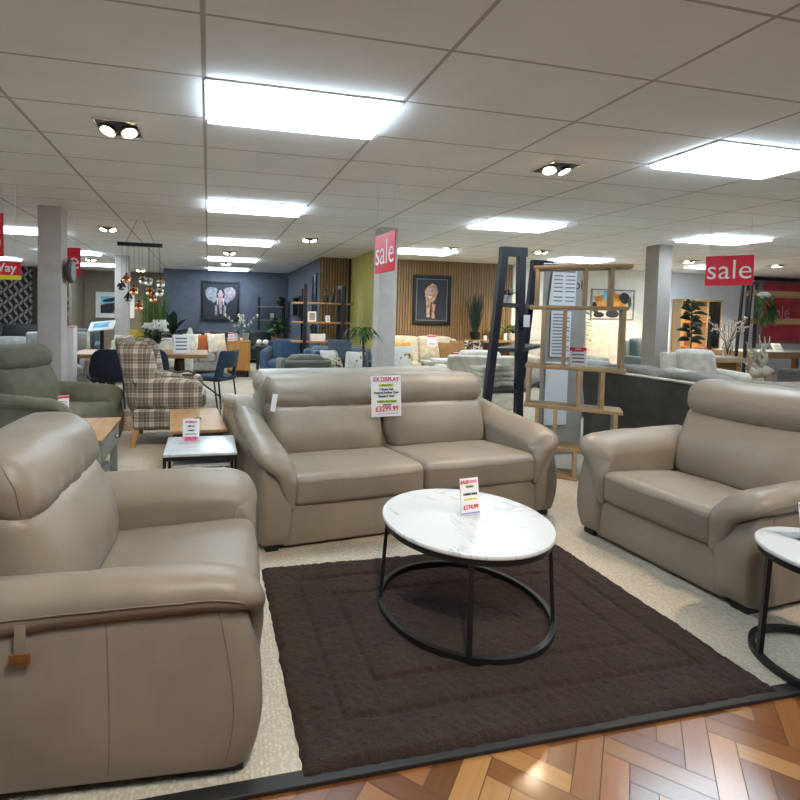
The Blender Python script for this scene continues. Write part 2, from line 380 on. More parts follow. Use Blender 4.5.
def recliner(name, label, cat, W, n, loc, rz, D=.98, aw=.212, ht=.95, rise=.03, by=0., drop=.17, ah=(0., 0.), ih=.07, bl=0., br=0., mats=('leather', 'leather_seam', 'black_plastic'), seed=1, head=True, pad_drop=True):
    t = thing(name, label, cat, loc, rz); L, S, K = mats
    MB().bbox(.05, .06, .012, W-.05, D-.06, .065, .01).build('plinth', K, t)
    for x in (.05, W-.13):
        for y in (.03, D-.16): MB().bbox(x, y, 0, x+.08, y+.08, .04, .006).build('foot', K, t)
    def fpan(p):
        return V((p.x, p.y-.012*sin(pi*min(1, max(0, (p.z-.03)/.25))), p.z))
    MB().rbox(aw-.06, .02, .022, W-aw+.06, .25, .29, .02, 3, (8, 1, 3), fpan).build('front_panel', L, t)
    # arms
    for sd in (0, 1):
        X = (lambda x: x) if sd == 0 else (lambda x: W-x)
        def farm(p):
            u = (p.z-.035)/.53; y = p.y; x = p.x
            fr = max(0, 1-(y-.02)/.5)
            y += fr*(.055*max(0, u-.35)**1.5*1.6) - fr*.045*sin(pi*min(1, max(0, u))**.75)
            x -= .012*sin(pi*min(1, max(0, u)))*(1 if x < .12 else -.2)
            z = p.z+rise*max(0, (p.y-.2)/.7)*(p.z > .3)+ah[sd]*max(0, (p.z-.3)/.28)+.055*max(0, min(1, (.13-p.x)/.09))*max(0, (p.z-.3)/.21)
            return V((X(x), y, z))
        MB_ = MB().rbox(.015, .02, .03, aw-.006, D-.05, .512, (.04, .075, .022), 4, (2, 8, 8), farm)
        if sd: MB_.f = [tuple(reversed(f)) for f in MB_.f]
        ap = MB_.build('arm_panel', L, t)
        # stitched seam lines down the outside of the panel
        for yy in (.10, .42):
            MB().tube([MB_.map((.02, yy, z))+V(((-.0005 if not sd else .0005), 0, 0)) for z in [.065+.43*k/10 for k in range(11)]], .0016, 5).build('seam', S, ap)
        pth = spline([(D-.13, .570+rise*1.15, .112, .080, .099), (.74, .570+rise*.85, .116, .080, .099), (.55, .570+rise*.5, .118, .074, .099), (.30, .570+rise*.15, .12, .070, .099), (.13, .568, .12, .064, .100),
                      (.045, .553, .115, .054, .105), (.006, .512, .10, .040, .122), (.003, .45, .064, .032, .160), (.005, .37, .046, .030, .178), (.009, .30, .036, .028, .187), (.014, .262, .026, .024, .195)], 5)
        pth = [(y, z+ah[sd]*max(0, min(1, (z-.3)/.2)), a, b, xc) for y, z, a, b, xc in pth]
        rings = []; pip = []
        for i, (y, z, a, b, xc) in enumerate(pth):
            y0, z0 = pth[max(i-1, 0)][:2]; y1, z1 = pth[min(i+1, len(pth)-1)][:2]
            tv = V((0, y1-y0, z1-z0)).normalized(); nv = V((0, tv.z, -tv.y))     # nv points up / forward out of the pad
            rg = superring(V((xc, y, z)), V((1, 0, 0)), nv, a, b, 2.5)
            rr = []
            for q in rg:
                dx, dn = (q.x-xc)/a, (q-V((xc, y, z))).dot(nv)/b
                if dx > -.5: q = q-nv*ih*((dx+.5)/1.5)**1.3*max(0, min(1, (z-.42)/.1))
                if dx > 0 and dn < .02: q = V((xc+a*max(min(dx, .98), .98) if dx > .04 and z > .43 else q.x, q.y, q.z))-V((0, 0, max(0, min(drop, q.z-.40))*max(0, -dn)**.6*min(1, dx*2)))
                d = (q-V((xc, y, z))).normalized(); amp = .006 if .0 < y < .75 else .010
                q = q+d*(nz(q, 9, amp, seed+sd)+nz(V((q.x*4, q.y*22, q.z*8)), 1, .004 if y > .45 or y < .06 else .0015, seed))
                rr.append(V((X(q.x), q.y, q.z)))
            rings.append(rr)
            if i < len(pth)-24: pip.append(rr[14]+V(((-.001 if not sd else .001), 0, 0)))
        # close the ends roundly
        def shrink(r, f, off):
            c = sum(r, V())/len(r); return [c+(q-c)*f+off for q in r]
        rings = [shrink(rings[0], .55, V((0, .035, .012))), shrink(rings[0], .88, V((0, .018, .006)))]+rings+[shrink(rings[-1], .6, V((0, .004, -.012)))]
        if sd: rings = [list(reversed(r)) for r in rings]
        pad = MB().loft(rings).build('arm_pad', L, t, angle=180)
        if True: MB().tube(pip, .0028, 6).build('piping', S, pad)
    # seats, backs, headrests
    x0, x1 = aw-.008, W-aw+.008; w = (x1-x0)/n
    bx0, bx1 = aw-.06+bl, W-aw+.06+br; zc = ht-.215
    tilt = .30
    def tilted(y, z): return y+by+tilt*max(0, z-.40)
    for i in range(n):
        a, b = x0+i*w+.003, x0+(i+1)*w-.003; c = (a+b)/2
        def fseat(p):
            ux = (p.x-c)/(w/2); uy = (p.y-.3)/.35; top = p.z > .36
            z = p.z+(.022*(1-ux*ux*.9)*(1-min(1, uy*uy)) if top else 0)-(.03*max(0, (p.y-.1)/.5) if top else 0)
            y = p.y-.018*(1-ux*ux)*(1 if p.y < .1 else 0)*sin(pi*min(1, max(0, (p.z-.25)/.22)))
            q = V((p.x, y, z)); return q+V((0, 0, nz(q, 7, .006, seed+i)))
        m = MB().rbox(a, -.012, .262, b, .68, .455, (.035, .05, .045), 4, (10, 10, 4), fseat); sc = m.build('seat_cushion', L, t)
        ln = [m.map((a+.02+(b-a-.04)*k/14, -.012, .412))+V((0, -.001, 0)) for k in range(15)]
        MB().tube(ln, .0022, 5).build('piping', S, sc)
        ba, bb = (bx0 if i == 0 else a), (bx1 if i == n-1 else b); bc = (ba+bb)/2; bw = (bb-ba)/2
        def fback(p):
            ux = (p.x-bc)/bw; uz = (p.z-.58)/.2
            k = (1-ux**4)*max(0, 1-uz*uz*.8)
            front = p.y < .72
            y = tilted(p.y, p.z)-(.07*k if front else 0)
            if front: y += .016*abs(noise.noise(V((p.x*16+seed, p.z*2.5, seed))))*max(0, (p.z-zc+.08)/.12)
            q = V((p.x-(.035*max(0, (.52-p.z)/.15)*ux if abs(ux) > .6 else 0), y, p.z)); return q+V((0, nz(q, 8, .006, seed+3+i), 0))
        m = MB().rbox(ba+.012, .60, .40, bb-.012, .84, zc+.045, (.07, .09, .06), 4, (12, 3, 9), fback); m.build('back_cushion', L, t)
    hc = W/2; hw = (bx1-bx0)/2
    def fhead(p):
        ux = (p.x-hc)/hw; u = (p.z-zc)/.22; ul = ((p.x-bx0)/(hw*2)*n) % 1; uu = abs(2*ul-1)   # uu: 0 mid of a seat, 1 at its ends
        front = max(0, (.78-p.y)/.2); gr = math.exp(-((p.x-hc)/.012)**2) if n == 2 else 0
        y = tilted(p.y, p.z)-.024*front*(1-uu**6)+.014*gr*front
        z = p.z-.026*(1-uu*uu)*max(0, 1-u*2.2)+.010*(1-ux**4)*max(0, u-.6)*2-.006*gr*(u > .6)
        y += .026*max(0, 1-u*1.8)*front*abs(noise.noise(V((p.x*15+seed*3, p.z*3, 2))))
        x = p.x+(.012*max(0, 1-u*2)*(-1 if ux > 0 else 1) if abs(ux) > .7 else 0)
        eg = max(0, (abs(ux)-.86)/.14)
        q = V((x, y+.005*eg*sin(u*13+seed), z+.004*eg*sin(p.y*60+seed))); return q+V((0, nz(q, 6, .009, seed)+nz(V((q.x*7, q.y*9, q.z*22)), 1, .0035, seed), nz(q, 5, .008, seed+5)))
    m = MB().rbox(bx0, .575, zc-.005, bx1, .86, ht, (.07, .10, .095), 6, (24*n, 4, 6), fhead); hd = m.build('headrest', L, t)
    for ex, s_ in ((bx0, 1), (bx1, -1)):
        MB().tube([m.map((ex+s_*.012, .605, zc+.03+.145*k/8))+V((-s_*.001, -.001, 0)) for k in range(9)]+[m.map((ex+s_*.03, .63+.16*k/6, ht-.001))+V((0, 0, .001)) for k in range(7)], .0022, 5).build('piping', S, hd)
    def fshell(p):
        return V((p.x, tilted(p.y, p.z)-(.05 if p.z < .2 and p.y > .8 else 0), p.z+.012*(1-((p.x-W/2)/(W/2))**2)*(p.z > .5)))
    MB().rbox(bx0+.02, .70, .07, bx1-.02, .885, ht-.07, .06, 4, (8, 2, 8), fshell).build('back_panel', L, t)
    return t
SOFA = recliner('recliner_sofa', 'taupe leather two-cushion sofa with a large price card hanging on its back', 'sofa', 2.18, 2, (.30, 2.82, 0), radians(6.3), seed=1, bl=.04, br=-.02, by=-.07, rise=.07, ht=.945)
ARML = recliner('recliner_armchair', 'taupe leather armchair nearest the camera, with a brown tag hanging on its side', 'armchair', 1.08, 1, (.150, 1.425, 0), radians(86.3), seed=4, by=-.01, ah=(.012, .01), rise=-.03)
ARMR = recliner('recliner_armchair', 'taupe leather armchair beside the small round side table, facing the brown rug', 'armchair', 1.07, 1, (2.43, 2.84, 0), radians(-84.6), seed=9, ht=1.02, rise=.0, ah=(.035, -.02))
plain('tag_leather', (112, 72, 36), .5, bump=.2)
# ---------------------------------------------------------------- marble tables, rug, cards
def m_marble():
    t = NT('white_marble'); co = t.co((1, 1, 1), (0, 0, .7)); w = t.node('ShaderNodeTexNoise', Scale=1.7, Detail=6.0, Roughness=.58, Distortion=1.3); t.l.new(co, w.inputs['Vector'])
    d = t.math('ABSOLUTE', t.math('SUBTRACT', w.outputs['Fac'], .5)); n = t.noise(co, 3, 3)
    v = t.math('MULTIPLY', t.math('SUBTRACT', 1, t.math('MINIMUM', 1, t.math('DIVIDE', d, .016))), t.math('MULTIPLY', n, .95))
    c = t.mix(v, (204, 205, 206), (128, 128, 132)); t.base(t.mix(t.math('MULTIPLY', n, .12), c, (200, 202, 204))); t.set(Roughness=.22); M['marble'] = t.m
m_marble()
plain('marble_edge', (170, 168, 166), .35)
def round_table(name, label, loc, r, h, legs, ring_r, ring=True):
    t = thing(name, label, 'table', loc)
    m = MB().lathe([(0.001, h-.018), (r-.004, h-.018), (r, h-.014), (r, h-.005), (r-.004, h), (0.001, h)], 72); m.build('table_top', 'marble', t, angle=50)
    def band(R, z0, z1, th=.012): return MB().ringband(R, z0, z1, th)
    band(r-.012, h-.046, h-.0185).build('top_ring', 'black_metal', t, angle=30)
    band(ring_r+.008, 0, .026, .022).build('base_ring', 'black_metal', t, angle=30)
    for a in legs:
        ca, sa = cos(a), sin(a)
        def fn(p): return V((p.x*ca-p.y*sa, p.x*sa+p.y*ca, p.z))
        r0_, r1_ = ring_r, r-.025
        m = MB(); f2 = lambda p: fn(V((p.x+(r0_+(r1_-r0_)*p.z/h), p.y, p.z)))
        m.box(-.010, -.011, .02, .006, .011, h-.02, f2); m.build('leg', 'black_metal', t, smooth=False)
    return t
TBL = round_table('coffee_table', 'round white marble coffee table on a black metal ring base standing on the brown rug', (1.205, 2.112, .022), .392, .436, [math.atan2(.0, -1)+radians(-17), radians(-115), radians(-33), radians(70)], .395)
SIDE = round_table('side_table', 'small round white marble side table beside the right-hand leather armchair', (2.5, 1.45, .0065), .27, .48, [radians(152), radians(32), radians(-88)], .262)
def m_rug():
    t = NT('rug_pile'); co = t.co(); n = t.noise(co, 9, 6, .65); g = t.noise(co, 210, 3, .7)
    c = t.mix(.55, t.ramp(n, [(.3, (36, 24, 21)), (.68, (68, 49, 43))]), t.ramp(g, [(.3, (26, 17, 14)), (.75, (80, 59, 52))]))
    t.base(c); t.set(Roughness=1.0); t.b.inputs['Specular IOR Level'].default_value = .05; t.b.inputs['Sheen Weight'].default_value = .08; t.b.inputs['Sheen Roughness'].default_value = .5; t.bump(g, .9, .012); M['rug'] = t.m
m_rug()
def rug():
    x0, x1, y0, y1 = .300, 2.135, 1.411, 2.66; nx, ny = 300, 204; vs = []; fs = []
    def hgt(x, y):
        e = min(x-x0, x1-x, y-y0, y1-y); h = .024*min(1, (max(e, 0)/.03))**.5
        for ins in (.17, .33): h -= .013*math.exp(-((e-ins)/.013)**2)
        q = V((x, y, 0)); h += noise.noise(q*5)*.004+noise.noise(q*34)*.005+noise.noise(V((x*90+3*noise.noise(q*3), y*90, 4)))*.005
        return max(.004, h)
    for j in range(ny+1):
        for i in range(nx+1):
            x = x0+(x1-x0)*i/nx; y = y0+(y1-y0)*j/ny; z = hgt(x, y); w = .012
            x += noise.noise(V((x*25, y*25, 7)))*w*.5; y += noise.noise(V((x*25, y*25, 17)))*w*.5
            vs.append((x, y, z))
    for j in range(ny):
        for i in range(nx): a = j*(nx+1)+i; fs.append((a, a+1, a+nx+2, a+nx+1))
    bd = [i for i in range(nx+1)]+[(nx+1)*j+nx for j in range(1, ny+1)]+[(nx+1)*ny+i for i in range(nx-1, -1, -1)]+[(nx+1)*j for j in range(ny-1, 0, -1)]
    o = len(vs); vs += [(vs[i][0], vs[i][1], .0008) for i in bd]; n = len(bd)
    fs += [(bd[k], o+k, o+(k+1) % n, bd[(k+1) % n]) for k in range(n)]+[tuple(o+k for k in range(n-1, -1, -1))]
    m = MB().add(vs, fs); r = m.build('rug', 'rug', angle=180); return tag(r, 'dark brown shaggy rug with sunken border lines under the coffee table', 'rug')
rug()
# ---------------------------------------------------------------- kits for the rest of the showroom
fabric('olive_fabric', (112, 110, 92)); fabric('cream_fabric', (206, 196, 178)); fabric('light_grey_fabric', (166, 164, 158)); fabric('sage_grey_fabric', (192, 184, 168))
fabric('grey_brown_fabric', (116, 107, 98)); fabric('dark_grey_fabric', (84, 80, 76)); fabric('beige_fabric', (196, 184, 160)); fabric('blue_fabric', (56, 82, 110)); fabric('teal_grey_fabric', (84, 96, 96))
fabric('navy_fabric', (22, 28, 46)); fabric('petrol_fabric', (26, 48, 70)); fabric('black_leather', (30, 31, 34), rough=.5); fabric('white_fabric', (222, 212, 194)); fabric('ochre_fabric', (176, 134, 50)); fabric('brown_velvet', (126, 92, 52))
fabric('mustard_fabric', (190, 156, 60)); fabric('green_cushion_fabric', (128, 134, 92)); fabric('olive_velvet', (96, 96, 84)); fabric('rust_fabric', (176, 98, 44)); fabric('slate_fabric', (78, 90, 104))
wood('oak', (150, 120, 84), (186, 156, 116), 'x'); wood('oak_z', (152, 124, 90), (188, 158, 120), 'z'); wood('oak_y', (140, 106, 66), (176, 140, 96), 'y'); wood('golden_oak', (176, 118, 52), (210, 152, 80), 'z'); wood('dark_wood', (58, 40, 28), (86, 62, 44), 'x'); wood('brown_oak', (132, 96, 58), (172, 130, 84), 'x'); wood('leg_oak', (186, 136, 84), (206, 160, 106), 'z')
plain('grey_paint', (140, 140, 134), .5, var=.05); plain('dark_grey_paint', (66, 64, 62), .5); plain('navy_black', (34, 38, 50), .5, var=.08); plain('white_paint', (226, 224, 220), .6, var=.02); plain('paper', (236, 234, 236), .7, var=0); plain('sale_red', (230, 30, 56), .5, var=0); plain('ink_red', (206, 40, 70), .7, var=0); plain('ink_pink', (232, 150, 176), .7, var=0); plain('ink_dark', (40, 48, 62), .7, var=0)
plain('ink_green', (96, 140, 50), .7, var=0); plain('ink_yellow', (206, 206, 70), .7, var=0); plain('ink_lilac', (150, 146, 206), .7, var=0); plain('sign_yellow', (240, 222, 20), .6, var=0); plain('ink_white', (246, 240, 240), .6, var=0); plain('ink_grey', (120, 120, 124), .7, var=0)
plain('leaf_green', (44, 88, 34), .5, var=.35, vs=9); plain('leaf_dark', (24, 50, 30), .45, var=.35, vs=9); plain('leaf_light', (104, 140, 50), .5, var=.35, vs=9); plain('leaf_grass', (72, 118, 36), .55, var=.35, vs=9); plain('stem_brown', (86, 66, 46), .8); plain('petal_white', (236, 234, 222), .6, var=.05); plain('petal_cream', (226, 212, 176), .6, var=.1)
plain('pot_white', (222, 222, 218), .4, var=.03); plain('pot_black', (24, 24, 26), .35); plain('pot_wicker', (132, 100, 70), .8, bump=.4); plain('driftwood', (190, 178, 160), .85, var=.2, vs=20, bump=.3); plain('blossom', (214, 190, 170), .7, var=.2, vs=30); plain('brass', (170, 120, 60), .3, .8, var=0)
def glassmat(name, c, rough=.03):
    t = NT(name); t.base(c); t.set(Roughness=rough, IOR=1.45); t.b.inputs['Transmission Weight'].default_value = 1.0; M[name] = t.m
glassmat('glass', (245, 250, 250)); glassmat('amber_glass', (236, 168, 116)); glassmat('smoke_glass', (120, 120, 124))
def m_tartan():
    t = NT('tartan'); sx = t.node('ShaderNodeSeparateXYZ'); t.l.new(t.co(), sx.inputs[0])
    def bands(o):
        f = t.math('FRACT', t.math('MULTIPLY', o, 1/.15)); r = t.n.new('ShaderNodeValToRGB'); t.l.new(f, r.inputs[0]); r.color_ramp.interpolation = 'CONSTANT'; e = r.color_ramp.elements
        st = [(0, .10), (.16, .55), (.22, .25), (.5, .9), (.56, .7), (.72, .95), (.78, .25), (.93, .5)]
        while len(e) < len(st): e.new(.5)
        for i, (p, v) in enumerate(st): e[i].position = p; e[i].color = (v, v, v, 1)
        return r.outputs[0]
    h = t.math('MULTIPLY', t.math('ADD', bands(t.math('ADD', sx.outputs[0], sx.outputs[1])), bands(sx.outputs[2])), .5); n = t.noise(t.co(), 300, 2)
    t.base(t.ramp(t.math('ADD', h, t.math('MULTIPLY', t.math('SUBTRACT', n, .5), .25)), [(.12, (88, 76, 66)), (.5, (140, 128, 114)), (.9, (206, 198, 184))])); t.set(Roughness=.95); M['tartan'] = t.m
m_tartan()
def m_pattern(name, c1, c2, scale, thr=.5):
    t = NT(name); n = t.noise(t.co(), scale, 2, .5, .8); t.base(t.ramp(n, [(thr-.03, c1), (thr+.03, c2)])); t.set(Roughness=.9); M[name] = t.m
m_pattern('leopard', (54, 46, 38), (206, 194, 166), 22, .47); m_pattern('white_pattern', (230, 226, 214), (150, 116, 66), 9, .6); m_pattern('dark_pattern', (40, 38, 38), (186, 170, 150), 14, .55)
def m_leafpaper():
    t = NT('leaf_wallpaper'); sx = t.node('ShaderNodeSeparateXYZ'); t.l.new(t.co(), sx.inputs[0])
    # slanted leaf shapes in a half-drop repeat
    u = t.math('MULTIPLY', sx.outputs[0], 7.0); v = t.math('ADD', t.math('MULTIPLY', sx.outputs[2], 5.2), t.math('MULTIPLY', t.math('FLOOR', t.math('MULTIPLY', sx.outputs[0], 7.0)), .37))
    iu = t.math('FLOOR', u); par = t.math('MODULO', t.math('ABSOLUTE', t.math('ADD', iu, t.math('FLOOR', v))), 2.0); sg = t.math('SUBTRACT', t.math('MULTIPLY', par, 2), 1)
    fu = t.math('SUBTRACT', t.math('FRACT', u), .5); fv = t.math('SUBTRACT', t.math('FRACT', v), .5)
    a = t.math('ADD', fu, t.math('MULTIPLY', sg, fv)); b = t.math('SUBTRACT', fu, t.math('MULTIPLY', sg, fv))
    d = t.math('ADD', t.math('MULTIPLY', t.math('MULTIPLY', a, a), 1.0), t.math('MULTIPLY', t.math('MULTIPLY', b, b), 8.0)); k = t.math('LESS_THAN', d, .8)
    vein = t.math('LESS_THAN', t.math('ABSOLUTE', b), .02)
    t.base(t.mix(t.math('MULTIPLY', k, t.math('SUBTRACT', 1, vein)), (34, 33, 34), (150, 140, 132))); t.set(Roughness=.85); M['leaf_wallpaper'] = t.m
m_leafpaper()
def cushion(name, label, c, s, m, rz=0, rx=-.35, ry=0, cat='cushion', group=None, loft=.5):
    """scatter cushion; c is its centre"""
    w, h = (s, s) if not isinstance(s, tuple) else s; t_ = .13
    def fn(p):
        u, v = p.x/(w/2), p.z/(h/2); k = (1-abs(u)**2.4)*(1-abs(v)**2.4); e = 1-.07*(1-u*u)*abs(v)-.0
        return V((p.x*(1-.06*(1-v*v)), p.y*(.18+.82*max(0, k)**.5), p.z*(1-.06*(1-u*u))))
    o = MB().rbox(-w/2, -t_/2, -h/2, w/2, t_/2, h/2, .03, 2, (10, 2, 10), fn).build(name, m, angle=75)
    o.location = c; o.rotation_euler = Euler((rx, ry, rz), 'XYZ'); return tag(o, label, cat, group)
def gsofa(name, label, cat, loc, rz, W, D=.92, h=.85, seat=.44, n=2, aw=.18, ah=.62, mats=('cream_fabric', 'leg_oak'), legs=.10, puff=.03, pip=None, backm=None, wing=0, group=None, roundback=0):
    t = thing(name, label, cat, loc, rz, group); F, Lm = mats
    for x in (.06, W-.12):
        for y in (.06, D-.12): MB().bbox(x, y, 0, x+.06, y+.06, legs+.02, .006).build('leg', Lm, t)
    MB().rbox(.01, .03, legs, W-.01, D-.02, seat-.12, .03, 3, (4, 2, 1)).build('base', F, t)
    for sd in (0, 1):
        a = 0 if sd == 0 else W-aw
        MB().rbox(a, .0, legs, a+aw, D-.05, ah, (.06, .06, .075), 4, (2, 5, 4), lambda p: V((p.x, p.y, p.z+.04*max(0, p.y/D)))).build('arm', F, t)
    w = (W-2*aw)/n
    for i in range(n):
        a = aw+i*w+.004; b = a+w-.008; c = (a+b)/2
        MB().rbox(a, -.01, seat-.15, b, D-.24, seat, (.04, .05, .05), 4, (6, 6, 2), lambda p: p+V((0, 0, puff*(1-((p.x-c)/w*2)**2) if p.z > seat-.05 else 0))).build('seat_cushion', F, t)
        MB().rbox(a, D-.36, seat-.02, b, D-.10, h, (.07, .08, .08), 4, (6, 2, 6), lambda p: V((p.x, p.y+.22*(p.z-seat)-puff*2*(1-((p.x-c)/w*2)**2)*(p.y < D-.23), p.z+puff*.6*(1-((p.x-c)/w*2)**2)*(p.z > h-.12)))).build('back_cushion', F, t)
    bp = MB().rbox(.02, D-.15, legs, W-.02, D, h-.05, .04, 3, (6, 1, 4), lambda p: V((p.x, p.y+.14*max(0, p.z-seat), p.z))).build('back_panel', backm or F, t)
    if pip:
        y = D+.14*(h-.05-seat)-.012; MB().tube([(.04, y, h-.046), (W/2, y, h-.046), (W-.04, y, h-.046)], .014, 6).build('piping', pip, bp)
    return t
def leg_table(name, label, loc, rz, L, Wd, h, top, legm, th=.045, leg=.06, style='square', group=None, cat='table', inset=.05):
    """top is L (x) by Wd (y), origin at a corner on the floor"""
    t = thing(name, label, cat, loc, rz, group)
    MB().bbox(0, 0, h-th, L, Wd, h, .006).build('table_top', top, t)
    if style == 'square':
        for x in (inset, L-inset-leg):
            for y in (inset, Wd-inset-leg): MB().bbox(x, y, 0, x+leg, y+leg, h-th+.001, .003).build('leg', legm, t)
    elif style == 'cross':
        for x in (L*.2, L*.8-leg):
            m = MB(); m.tube([(x, Wd*.12, .0), (x, Wd*.86, h-th)], leg/2, sq=True); m.build('leg', legm, t); m = MB(); m.tube([(x+leg, Wd*.88, .0), (x+leg, Wd*.14, h-th)], leg/2, sq=True); m.build('leg', legm, t)
    elif style == 'panel':
        for x in (inset, L-inset-leg): MB().bbox(x, Wd*.1, 0, x+leg, Wd*.9, h-th+.001, .004).build('leg', legm, t)
    return t
def write(parent, name, m, rows, y=-.0035):
    """rows: (text, size, x, z, squeeze, bold) on a face looking along -y"""
    mb = MB()
    for r in rows:
        tx, sz, x, z = r[:4]; sq = r[4] if len(r) > 4 else 1; bo = r[5] if len(r) > 5 else 0
        text_mb(mb, tx, sz, Matrix.Translation((x, y, z)) @ Matrix.Rotation(pi/2, 4, 'X'), squeeze=sq, bold=bo)
    return mb.build(name, m, parent, smooth=False)
def card(name, label, loc, rz, rx, w, h, kind='small', group=None, cat='price card'):
    t = thing(name, label, cat, loc, rz, group); t.rotation_euler = Euler((rx, 0, rz), 'XYZ')
    MB().bbox(-w/2, -.0015, 0, w/2, .0015, h, .0008).build('sheet', 'paper', t)
    B = lambda n, m, z0, z1, x=.46, y=-.0026: MB().box(-w*x, y, z0*h, w*x, -.001, z1*h).build(n, m, t, smooth=False)
    if kind == 'small':
        B('heading_band', 'ink_red', .80, .96, .5); B('text_line', 'ink_grey', .56, .60, .34); B('text_line', 'ink_grey', .44, .48, .38); B('price_band', 'ink_pink', .10, .28, .40)
    if kind == 'lines':
        for k in range(4): B('text_line', 'ink_grey', .18+.19*k, .26+.19*k, .36)
    return t
def lathe_pot(t, name, m, prof, n=24): return MB().lathe(prof, n).build(name, m, t)
def grass_plant(name, label, loc, h, r, pot_h, pot_r, potm='pot_black', leafm='leaf_grass', n=130, seed=1, spread=.35, group=None):
    t = thing(name, label, 'plant', loc, 0, group); rd = random.Random(seed)
    lathe_pot(t, 'pot', potm, [(.001, 0), (pot_r*.75, 0), (pot_r, pot_h), (pot_r*.92, pot_h), (pot_r*.88, pot_h-.02), (.001, pot_h-.02)])
    mb = MB()
    for i in range(n):
        a = rd.uniform(0, 2*pi); l = h*rd.uniform(.65, 1); s = rd.uniform(.05, 1)*spread; b = V((cos(a)*pot_r*.5*rd.random(), sin(a)*pot_r*.5*rd.random(), pot_h-.02))
        d = V((cos(a)*s, sin(a)*s, 1)).normalized(); pts = [b+d*l*k/4+V((cos(a), sin(a), -.6))*(.10*l*s*(k/4)**2) for k in range(5)]
        mb.tube(pts, [.006, .006, .005, .0035, .001], 3)
    mb.build('foliage', leafm, t); return t
def leaf_plant(name, label, loc, pot, leaves, leafm='leaf_green', potm='pot_white', group=None, stemm='stem_brown', trunk=None, cat='plant'):
    """pot = (height, radius); leaves = list of (base, dir, length, width, droop)"""
    t = thing(name, label, cat, loc, 0, group); ph, pr_ = pot
    lathe_pot(t, 'pot', potm, [(.001, 0), (pr_*.78, 0), (pr_, ph*.9), (pr_*1.03, ph), (pr_*.9, ph), (pr_*.88, ph-.02), (.001, ph-.02)])
    st = MB(); lf = MB()
    if trunk: st.tube(*trunk)
    for b, d, L, w, dr in leaves:
        b = V(b); d = V(d).normalized(); st.tube([(b.x*.3, b.y*.3, ph-.02) if not trunk else b-d*.02, b+d*.01], .006, 5); lf.leaf(b, d, L, w, dr, 5)
    st.build('stem', stemm, t); lf.build('foliage', leafm, t); return t
def spray(n, seed, z0, z1, r, L, w, up=.6, droop=.4):
    rd = random.Random(seed); out = []
    for i in range(n):
        a = i*2.4+rd.uniform(-.4, .4); z = z0+(z1-z0)*i/max(1, n-1); u = up*rd.uniform(.5, 1.3)
        out.append(((cos(a)*r*rd.random(), sin(a)*r*rd.random(), z), (cos(a), sin(a), u), L*rd.uniform(.75, 1.15), w*rd.uniform(.8, 1.2), droop))
    return out
def picture(name, label, loc, rz, w, h, fw_, framem, ground, depth=.04, mount=None):
    """framed picture, origin at its centre; returns the thing and its canvas z/x helper"""
    t = thing(name, label, 'picture', loc, rz); x, z = w/2, h/2
    m = MB().bbox(-x, -depth, -z, x, 0, -z+fw_, .004).bbox(-x, -depth, z-fw_, x, 0, z, .004).bbox(-x, -depth, -z+fw_, -x+fw_, 0, z-fw_, .004).bbox(x-fw_, -depth, -z+fw_, x, 0, z-fw_, .004); m.build('frame', framem, t)
    if mount:
        mm = MB().box(-x+fw_, -depth*.55, -z+fw_, x-fw_, -.002, z-fw_); mm.build('mount', mount[1], t, smooth=False); q = fw_+mount[0]
        MB().box(-x+q, -depth*.6, -z+q, x-q, -.004, z-q).build('canvas', ground, t, smooth=False)
    else: MB().box(-x+fw_, -depth*.5, -z+fw_, x-fw_, -.002, z-fw_).build('canvas', ground, t, smooth=False)
    return t
def blob(t, name, m, shapes, y):
    """flat painted shapes: ellipses (cx, cz, rx, rz, rot) or outlines (lists of (x, z)) on a canvas facing -y"""
    mb = MB()
    for s in shapes:
        if isinstance(s, list): pts = s
        else:
            cx, cz, rx, rz_, a = s; pts = [(cx+rx*cos(k*pi/8)*cos(a)-rz_*sin(k*pi/8)*sin(a), cz+rx*cos(k*pi/8)*sin(a)+rz_*sin(k*pi/8)*cos(a)) for k in range(16)]
        mb.add([(px, y, pz) for px, pz in pts]+[(px, y+.003, pz) for px, pz in pts], [tuple(range(len(pts)))]+[(i, (i+1) % len(pts), (i+1) % len(pts)+len(pts), i+len(pts)) for i in range(len(pts))])
    return mb.build(name, m, t, smooth=False)
# ---------------------------------------------------------------- price cards near the camera
def big_card(name, label, loc, rx, rz, w, h, rows, stand=False):
    t = thing(name, label, 'price card', loc, rz); t.rotation_euler = Euler((rx, 0, rz), 'XYZ')
    MB().bbox(-w/2, -.0015, 0, w/2, .0015, h, .0008).build('sheet', 'paper', t)
    if stand:
        MB().bbox(-w/2, .0, 0, w/2, .055, .003, .001).bbox(-w/2-.001, .0016, 0, w/2+.001, .0032, h, .0008).build('acrylic_stand', 'glass', t)
    for nm, m, items in rows:
        if nm.endswith('band') or nm.endswith('rule'):
            for (z0, z1, x0, x1) in items: MB().box(x0*w/2, -.0022, z0*h, x1*w/2, -.001, z1*h).build(nm, m, t, smooth=False)
        else: write(t, nm, m, [(tx, sz*h, x*w/2, z*h, sq, .0009) for tx, sz, x, z, sq in items], -.0032)
    return t
so = SOFA.location; sa = radians(6.3)
def on_sofa(x, y, z): q = rot2((x, y), sa); return V((so.x+q.x, so.y+q.y, z))
